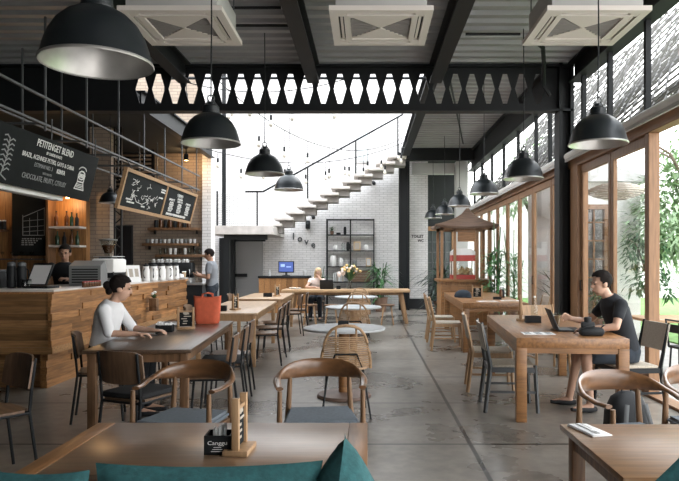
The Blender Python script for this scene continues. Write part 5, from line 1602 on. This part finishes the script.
# teal cushions along the bottom edge
def cushion(x, y, z, w, h, d, rot, label):
    t = tag(obj('cushion', pillow(w, h, d), 'teal', loc=(x, y, z)), label, 'cushion', 'teal cushions on the bench')
    t.rotation_euler = rot
    return t
def pillow(w, h, d, n=18):
    b = MB(); bm = b.bm; top = {}
    def pt(i, j, s):
        u, v = 2 * i / n - 1, 2 * j / n - 1
        th = (max(0, 1 - abs(u) ** 2.6) * max(0, 1 - abs(v) ** 2.6)) ** .62
        pin = 1 - .06 * (1 - abs(u) ** 2) * (abs(v) ** 3); pin2 = 1 - .06 * (1 - abs(v) ** 2) * (abs(u) ** 3)
        cr = .008 * noise.noise((u * 3, v * 3, s * 5 + w))
        return (u * w / 2 * pin2, s * (d / 2 * th + cr * th), v * h / 2 * pin)
    for s in (-1, 1):
        for i in range(n + 1):
            for j in range(n + 1):
                if s == 1 and (i in (0, n) or j in (0, n)):
                    top[(i, j, 1)] = top[(i, j, -1)]; continue
                top[(i, j, s)] = bm.verts.new(pt(i, j, s))
    for s in (-1, 1):
        for i in range(n):
            for j in range(n):
                bm.faces.new((top[(i, j, s)], top[(i + 1, j, s)], top[(i + 1, j + 1, s)], top[(i, j + 1, s)]))
    return b
cushion(-.42, 1.68, .70, .60, .46, .17, (R(-6), 0, R(2)), 'wide teal cushion at the bottom edge, left of the pointed one')
cushion(-.062, 1.72, .735, .375, .375, .20, (0, R(45), R(82)), 'teal cushion standing edge-on with a pointed top at the bottom edge')
cushion(1.07, 1.66, .85, .54, .54, .19, (R(-4), R(43), R(-4)), 'teal cushion at the bottom right corner of the picture')
cushion(-1.16, 1.72, .70, .40, .46, .17, (R(-6), R(-14), R(10)), 'teal cushion at the bottom left corner of the picture')
cushion(-.87, 1.63, .70, .30, .45, .15, (R(-8), 0, R(-3)), 'low teal cushion between the left corner and the wide one')

# ------------------------------------------------------------------ back of the room
t = thing('shelf_unit', 'tall black metal shelving unit against the white brick wall', 'shelves', (-.54, 19.72, 0))
for x in (-.72, .0, .72):
    for y in (-.17, .17):
        obj('upright', MB().box((x, y, 1.39), (.035, .035, 2.78)), 'black', t)
for z in (.10, .44, .84, 1.31, 1.80, 2.29, 2.76):
    obj('shelf', MB().box((0, 0, z), (1.44, .36, .03)), 'black', t)
def sx(px): return (px - 368) * 19.7 / 640
def vessel(px, z, h, r, m, name, cat, lab):
    t = thing(name, lab, cat, (sx(px), 19.7, z), group='things on the shelving unit')
    obj('body', MB().lathe([(r * .7, 0), (r, h * .2), (r, h * .75), (r * .75, h), (r * .65, h), (r * .6, h * .9)], 14), m, t)
    return t
def leafy(x, y, z, r, h, n, m, label, name='potted_plant', pot='pot', pr=.09, ph=.16, L=.3, W=.05, up=.8, droop=.6, grp=None, stems=0):
    t = thing(name, label, 'plant', (x, y, z), group=grp)
    obj('pot', MB().lathe([(pr * .75, 0), (pr, ph * .9), (pr * 1.08, ph * .92), (pr * 1.08, ph), (pr * .9, ph), (pr * .88, ph * .85)], 18), pot, t)
    obj('soil', MB().lathe([(pr * .88, ph * .82), (pr * .87, ph * .86), (.005, ph * .87)], 14), 'bark', t)
    b = MB(); g = random.Random(int((x + 9) * 313)); s_ = MB()
    for k in range(stems or 1):
        a = g.uniform(0, 2 * PI); rr = pr * .5 if stems else 0
        tip = Vector((rr * 2.5 * math.cos(a), rr * 2.5 * math.sin(a), ph + (h - ph) * (g.uniform(.55, 1) if stems else .35)))
        s_.sweep([(rr * math.cos(a), rr * math.sin(a), ph * .8), tip * .6 + Vector((0, 0, ph * .3)), tip], .012 if stems else .008, 6)
    obj('stem', s_, 'leaf_dark' if m == 'leaf_dark' else 'leaf', t)
    for k in range(n):
        a = g.uniform(0, 2 * PI); f = g.random()
        base = Vector((r * .25 * f * math.cos(a), r * .25 * f * math.sin(a), ph * .9 + (h - ph) * f * .65))
        d = Vector((math.cos(a), math.sin(a), up * g.uniform(.3, 1.5)))
        b.leaf(base, d, L * g.uniform(.7, 1.2), W, droop=droop * g.uniform(.5, 1.3), seg=4)
    obj('leaves', b, m, t, smooth=False)
    return t
leafy(sx(332), 19.7, 2.305, .1, .3, 26, 'leaf', 'small leafy plant on the top level of the shelving unit, left bay', pr=.06, ph=.1, L=.16, W=.05)
vessel(345, 2.305, .24, .045, 'black', 'figurine', 'ornament', 'dark ornament on the top level of the shelving unit, left bay')
vessel(338.5, 2.305, .06, .07, 'black', 'bowl', 'bowl', 'low dark bowl between the plant and ornament on the shelving unit')
vessel(335.5, 1.815, .16, .075, 'ceramic', 'mug', 'mug', 'white mug on the second level of the shelving unit, left bay')
vessel(343.5, 1.815, .24, .065, 'clear', 'storage_jar', 'jar', 'clear jar on the second level of the shelving unit, left bay')
vessel(348, 1.815, .26, .055, 'black', 'canister', 'canister', 'black canister on the second level of the shelving unit, beside the divider')
vessel(366, 1.815, .17, .065, 'ceramic', 'beaker', 'cup', 'white beaker on the second level of the shelving unit, right bay')
t = thing('picture_frame', 'brown framed picture on the second level of the shelving unit, right bay', 'picture', (sx(357), 19.72, 1.815))
obj('frame', MB().box((0, 0, .14), (.22, .03, .28), rot=(R(-6), 0, 0), bev=.004), 'tan', t); obj('picture', MB().box((0, -.017, .14), (.15, .005, .2), rot=(R(-6), 0, 0)), 'canvas', t)
vessel(333, 1.325, .34, .10, 'ceramic', 'vase', 'vase', 'big white vase on the third level of the shelving unit, left bay')
vessel(341, 1.325, .26, .07, 'ceramic', 'pitcher', 'jug', 'white pitcher on the third level of the shelving unit, left bay')
vessel(355, 1.325, .20, .065, 'grey_plastic', 'dark_vase', 'vase', 'dark vase on the third level of the shelving unit, right bay')
t = thing('picture_frame', 'small framed photo on the third level of the shelving unit, right end', 'picture', (sx(368.5), 19.72, 1.325))
obj('frame', MB().box((0, 0, .13), (.16, .03, .26), rot=(R(-6), 0, 0), bev=.004), 'tan', t); obj('picture', MB().box((0, -.017, .13), (.11, .005, .2), rot=(R(-6), 0, 0)), 'grey_plaster', t)
t = thing('crate', 'slatted brown crate on the fourth level of the shelving unit, right bay', 'crate', (sx(361), 19.7, .855))
b = MB()
for k in range(4): b.box((0, -.14, .05 + k * .085), (.55, .015, .07)).box((0, .14, .05 + k * .085), (.55, .015, .07))
for s in (-1, 1): b.box((s * .27, 0, .18), (.015, .28, .34))
obj('slats', b, 'ply_x', t); obj('floor_board', MB().box((0, 0, .008), (.53, .27, .014)), 'ply_x', t)
for k in range(6):
    tag(obj('book', MB().box((0, 0, .14), (.035 + .01 * (k % 2), .2, .26 + .02 * (k % 3)), bev=.003), ('ceramic', 'grey_plaster', 'canvas')[k % 3], loc=(sx(334) + k * .055, 19.7, .856)), nm[k] + ' book from the left on the fourth level of the shelving unit', 'book', 'books on the shelving unit')

# reception desk with screen
t = thing('desk', 'plank-fronted desk with black top against the white brick wall', 'desk', (-2.42, 18.55, 0))
obj('top', MB().box2((-.72, -.3, 1.0), (.75, .3, 1.06), bev=.004), 'black', t)
b = MB()
for k in range(9): b.box2((-.70 + k * .16, -.27, 0), (-.70 + k * .16 + .15, -.25, 1.0))
obj('front_planks', b, 'counterwood', t, smooth=False)
obj('carcass', MB().box2((-.7, -.249, 0), (.73, .26, 1.0)), 'walnut_z', t)
t = thing('monitor', 'screen glowing blue on the black-topped desk by the wall', 'monitor', (-2.37, 18.55, 1.06), R(-8))
obj('screen', MB().box((0, -.0205, .26), (.42, .004, .28)), 'screen', t)
obj('case', MB().box((0, 0, .26), (.47, .035, .33), bev=.006), 'black', t)
obj('stand', MB().lathe([(.12, 0), (.12, .012), (.03, .03), (.03, .12)], 20), 'black', t)
b = MB(); b.box((-.10, -.0235, .3), (.12, .002, .08)).box((.08, -.0235, .26), (.14, .002, .03))
obj('window_shapes', b, mat('lit_pale_blue', (.2, .3, .5), .4, emit=(.35, .45, .8), estr=.7), t)
for i, (x, w_) in enumerate(((-1.82, .1), (-2.85, .08))):
    t = thing('desk_jar', ('pale jar at the right end of the black-topped desk', 'pale jar at the left end of the black-topped desk')[i], 'jar', (x, 18.5, 1.06)); obj('body', MB().lathe([(w_ * .5, 0), (w_ * .55, .02), (w_ * .5, .14), (w_ * .3, .16)], 14), 'grey_plaster', t)
# letters on the wall
for ch, px, py, s_ in (('l', 293.5, 239.5, .29), ('o', 300, 241.5, .29), ('v', 306.5, 244.5, .29), ('e', 313.2, 247.5, .29)):
    m = MB().text(ch, s_, Matrix.Rotation(PI / 2, 4, 'X'), 1.0, ext=.015, bold=.006)
    tag(obj('wall_letter', m, 'greysteel', smooth=False, loc=((px - 368) * 20 / 640, 19.98, 1.46 + (262 - py) / 32)), 'dark metal letter %s of the word love on the white wall' % ch, 'letter', 'letters spelling love')
m = MB().text('TOILET', .12, Matrix.Rotation(PI / 2, 4, 'X'), .95, ext=.004, bold=.004)
m.text('WC', .11, Matrix.Translation((.1, 0, -.13)) @ Matrix.Rotation(PI / 2, 4, 'X'), .95, ext=.004, bold=.004)
tag(obj('toilet_sign', m, 'black', smooth=False, loc=(1.545, 19.99, 2.22)), 'small black TOILET lettering on the white wall right of the column', 'sign')
t = thing('wall_speaker', 'small black speaker on the white wall below the stairs', 'speaker', (-1.87, 19.9, 2.62)); obj('case', MB().box((0, 0, 0), (.13, .16, .26), bev=.01), 'black', t); obj('cone', MB().lathe([(.045, 0), (.05, .012), (.01, .004)], 16).__class__().box((0, -.082, .05), (.08, .006, .08), bev=.002), 'greysteel', t)
for i, (px, py) in enumerate(((313, 216), (373, 182))):
    t = thing('wall_spotlight', ('black spotlight on the white wall just under the lower stairs', 'black spotlight on the white wall just under the upper stairs')[i], 'lamp', ((px - 368) / 32, 19.98, 1.46 + (262 - py) / 32), group='wall spotlights')
    obj('mount', MB().box((0, 0, 0), (.08, .04, .08)), 'black', t)
    obj('head', MB().capsule((0, -.06, -.02), (.03, -.16, -.06), .05, .06, 10), 'black', t)
# plants around the back
leafy(.38, 18.95, 0, .5, 1.75, 170, 'leaf_mid', 'bushy green plant against the white wall, right of the shelving unit', pr=.2, ph=.42, L=.55, W=.055, up=.7, stems=6)
leafy(-1.47, 19.25, 0, .4, 1.35, 90, 'leaf', 'green plant behind the blonde woman, left of the shelving unit', pr=.18, ph=.4, L=.5, W=.06, stems=4)
leafy(2.0, 17.3, 0, .8, 1.65, 190, 'leaf_dark', 'large dark palm by the recess, left of the popcorn kiosk', pr=.22, ph=.4, L=.75, W=.06, up=.7, stems=5)
leafy(2.84, 14.25, 0, .5, 2.5, 260, 'leaf_mid', 'tall bamboo-like palm before the glass doors, right of the kiosk', pr=.16, ph=.35, L=.46, W=.05, up=.6, stems=7)
leafy(3.7, 12.5, -.03, .4, 1.75, 60, 'leaf_dark', 'spiky yucca outside the far glass doors', pr=.2, ph=.5, L=.6, W=.035, up=.6, droop=.15, stems=1)
leafy(4.6, 12.5, -.03, .4, 1.2, 120, 'leaf', 'green potted bush outside beneath the lattice window', pr=.2, ph=.4, L=.35, W=.05, stems=4)
leafy(3.75, 16.5, -.03, .5, 2.4, 150, 'leaf_mid', 'tall slender palm outside the far end of the glass doors', pr=.2, ph=.4, L=.55, W=.04, stems=6)

# popcorn kiosk
t = thing('kiosk', 'wooden popcorn kiosk with a curved thatched-look roof by the glass doors', 'kiosk', (2.27, 15.25, 0))
obj('cabinet', MB().box2((-.58, -.45, 0), (.58, .45, 1.0)), 'panelwood', t)
b = MB()
for k in range(6): b.box2((-.56 + k * .19, -.465, .08), (-.56 + k * .19 + .17, -.45, .92))
obj('front_boards', b, 'oak', t)
obj('shelf', MB().box2((-.64, -.52, 1.0), (.64, .5, 1.06), bev=.004), 'oak', t)
for x in (-.56, -.26, .26, .56):
    obj('post', MB().box((x, -.43, 1.68), (.06, .06, 1.24)), 'frame', t)
for x in (-.56, .56):
    obj('post', MB().box((x, .43, 1.68), (.06, .06, 1.24)), 'frame', t)
obj('lintel', MB().box2((-.6, -.46, 2.2), (.6, -.40, 2.28)).box2((-.6, .40, 2.2), (.6, .46, 2.28)), 'frame', t)
obj('sign_board', MB().box2((-.2, -.47, 1.93), (.2, -.455, 2.2)), 'oak', t)
N = 18; rings = []
def roof_z(f): return 2.74 - .46 * (f ** .62)
rf = MB(); pts = []
for i in range(9):
    f = i / 8; w = .03 + .70 * f; d = .02 + .58 * f; z = roof_z(f)
    ring = []
    for (cx, cy, dx, dy) in ((-1, -1, 2, 0), (1, -1, 0, 2), (1, 1, -2, 0), (-1, 1, 0, -2)):
        for k in range(6):
            q = k / 6; sag = .06 * f * math.sin(PI * q)
            ring.append(((cx + dx * q) * w + .10 * (1 - f), (cy + dy * q) * d, z - sag + .05 * f * f))
    rings.append(ring)
low = [[(x * .985, y * .985, z - .05) for x, y, z in r_] for r_ in reversed(rings)]
rf.grid(rings + low)
obj('roof', rf, 'thatch', t)
pm = thing('popcorn_machine', 'red popcorn machine with a white domed top inside the kiosk', 'machine', (2.22, 15.05, 1.06))
obj('base', MB().box2((-.27, -.2, 0), (.27, .22, .10)), 'red', pm)
obj('header', MB().box2((-.27, -.2, .42), (.27, .22, .56)), 'red', pm)
obj('dome', MB().prism([(-.27, .56), (.27, .56), (.27, .64), (.18, .72), (-.18, .72), (-.27, .64)], -.2, .22), 'ceramic', pm)
for x in (-.255, .255):
    for y in (-.185, .205): obj('corner_post', MB().box((x, y, .26), (.025, .025, .32)), 'ceramic', pm)
obj('glass', MB().box2((-.24, -.195, .10), (.24, -.19, .42)), 'clear', pm, smooth=False)
b = MB(); g = random.Random(2)
for k in range(160): b.ell((g.uniform(-.22, .22), g.uniform(-.16, .18), .12 + .17 * g.random() * g.random() + .0), (.03, .03, .026), u=6, v=4)
s_ = obj('popcorn', b, 'popcorn', pm); s_['kind'] = 'stuff'
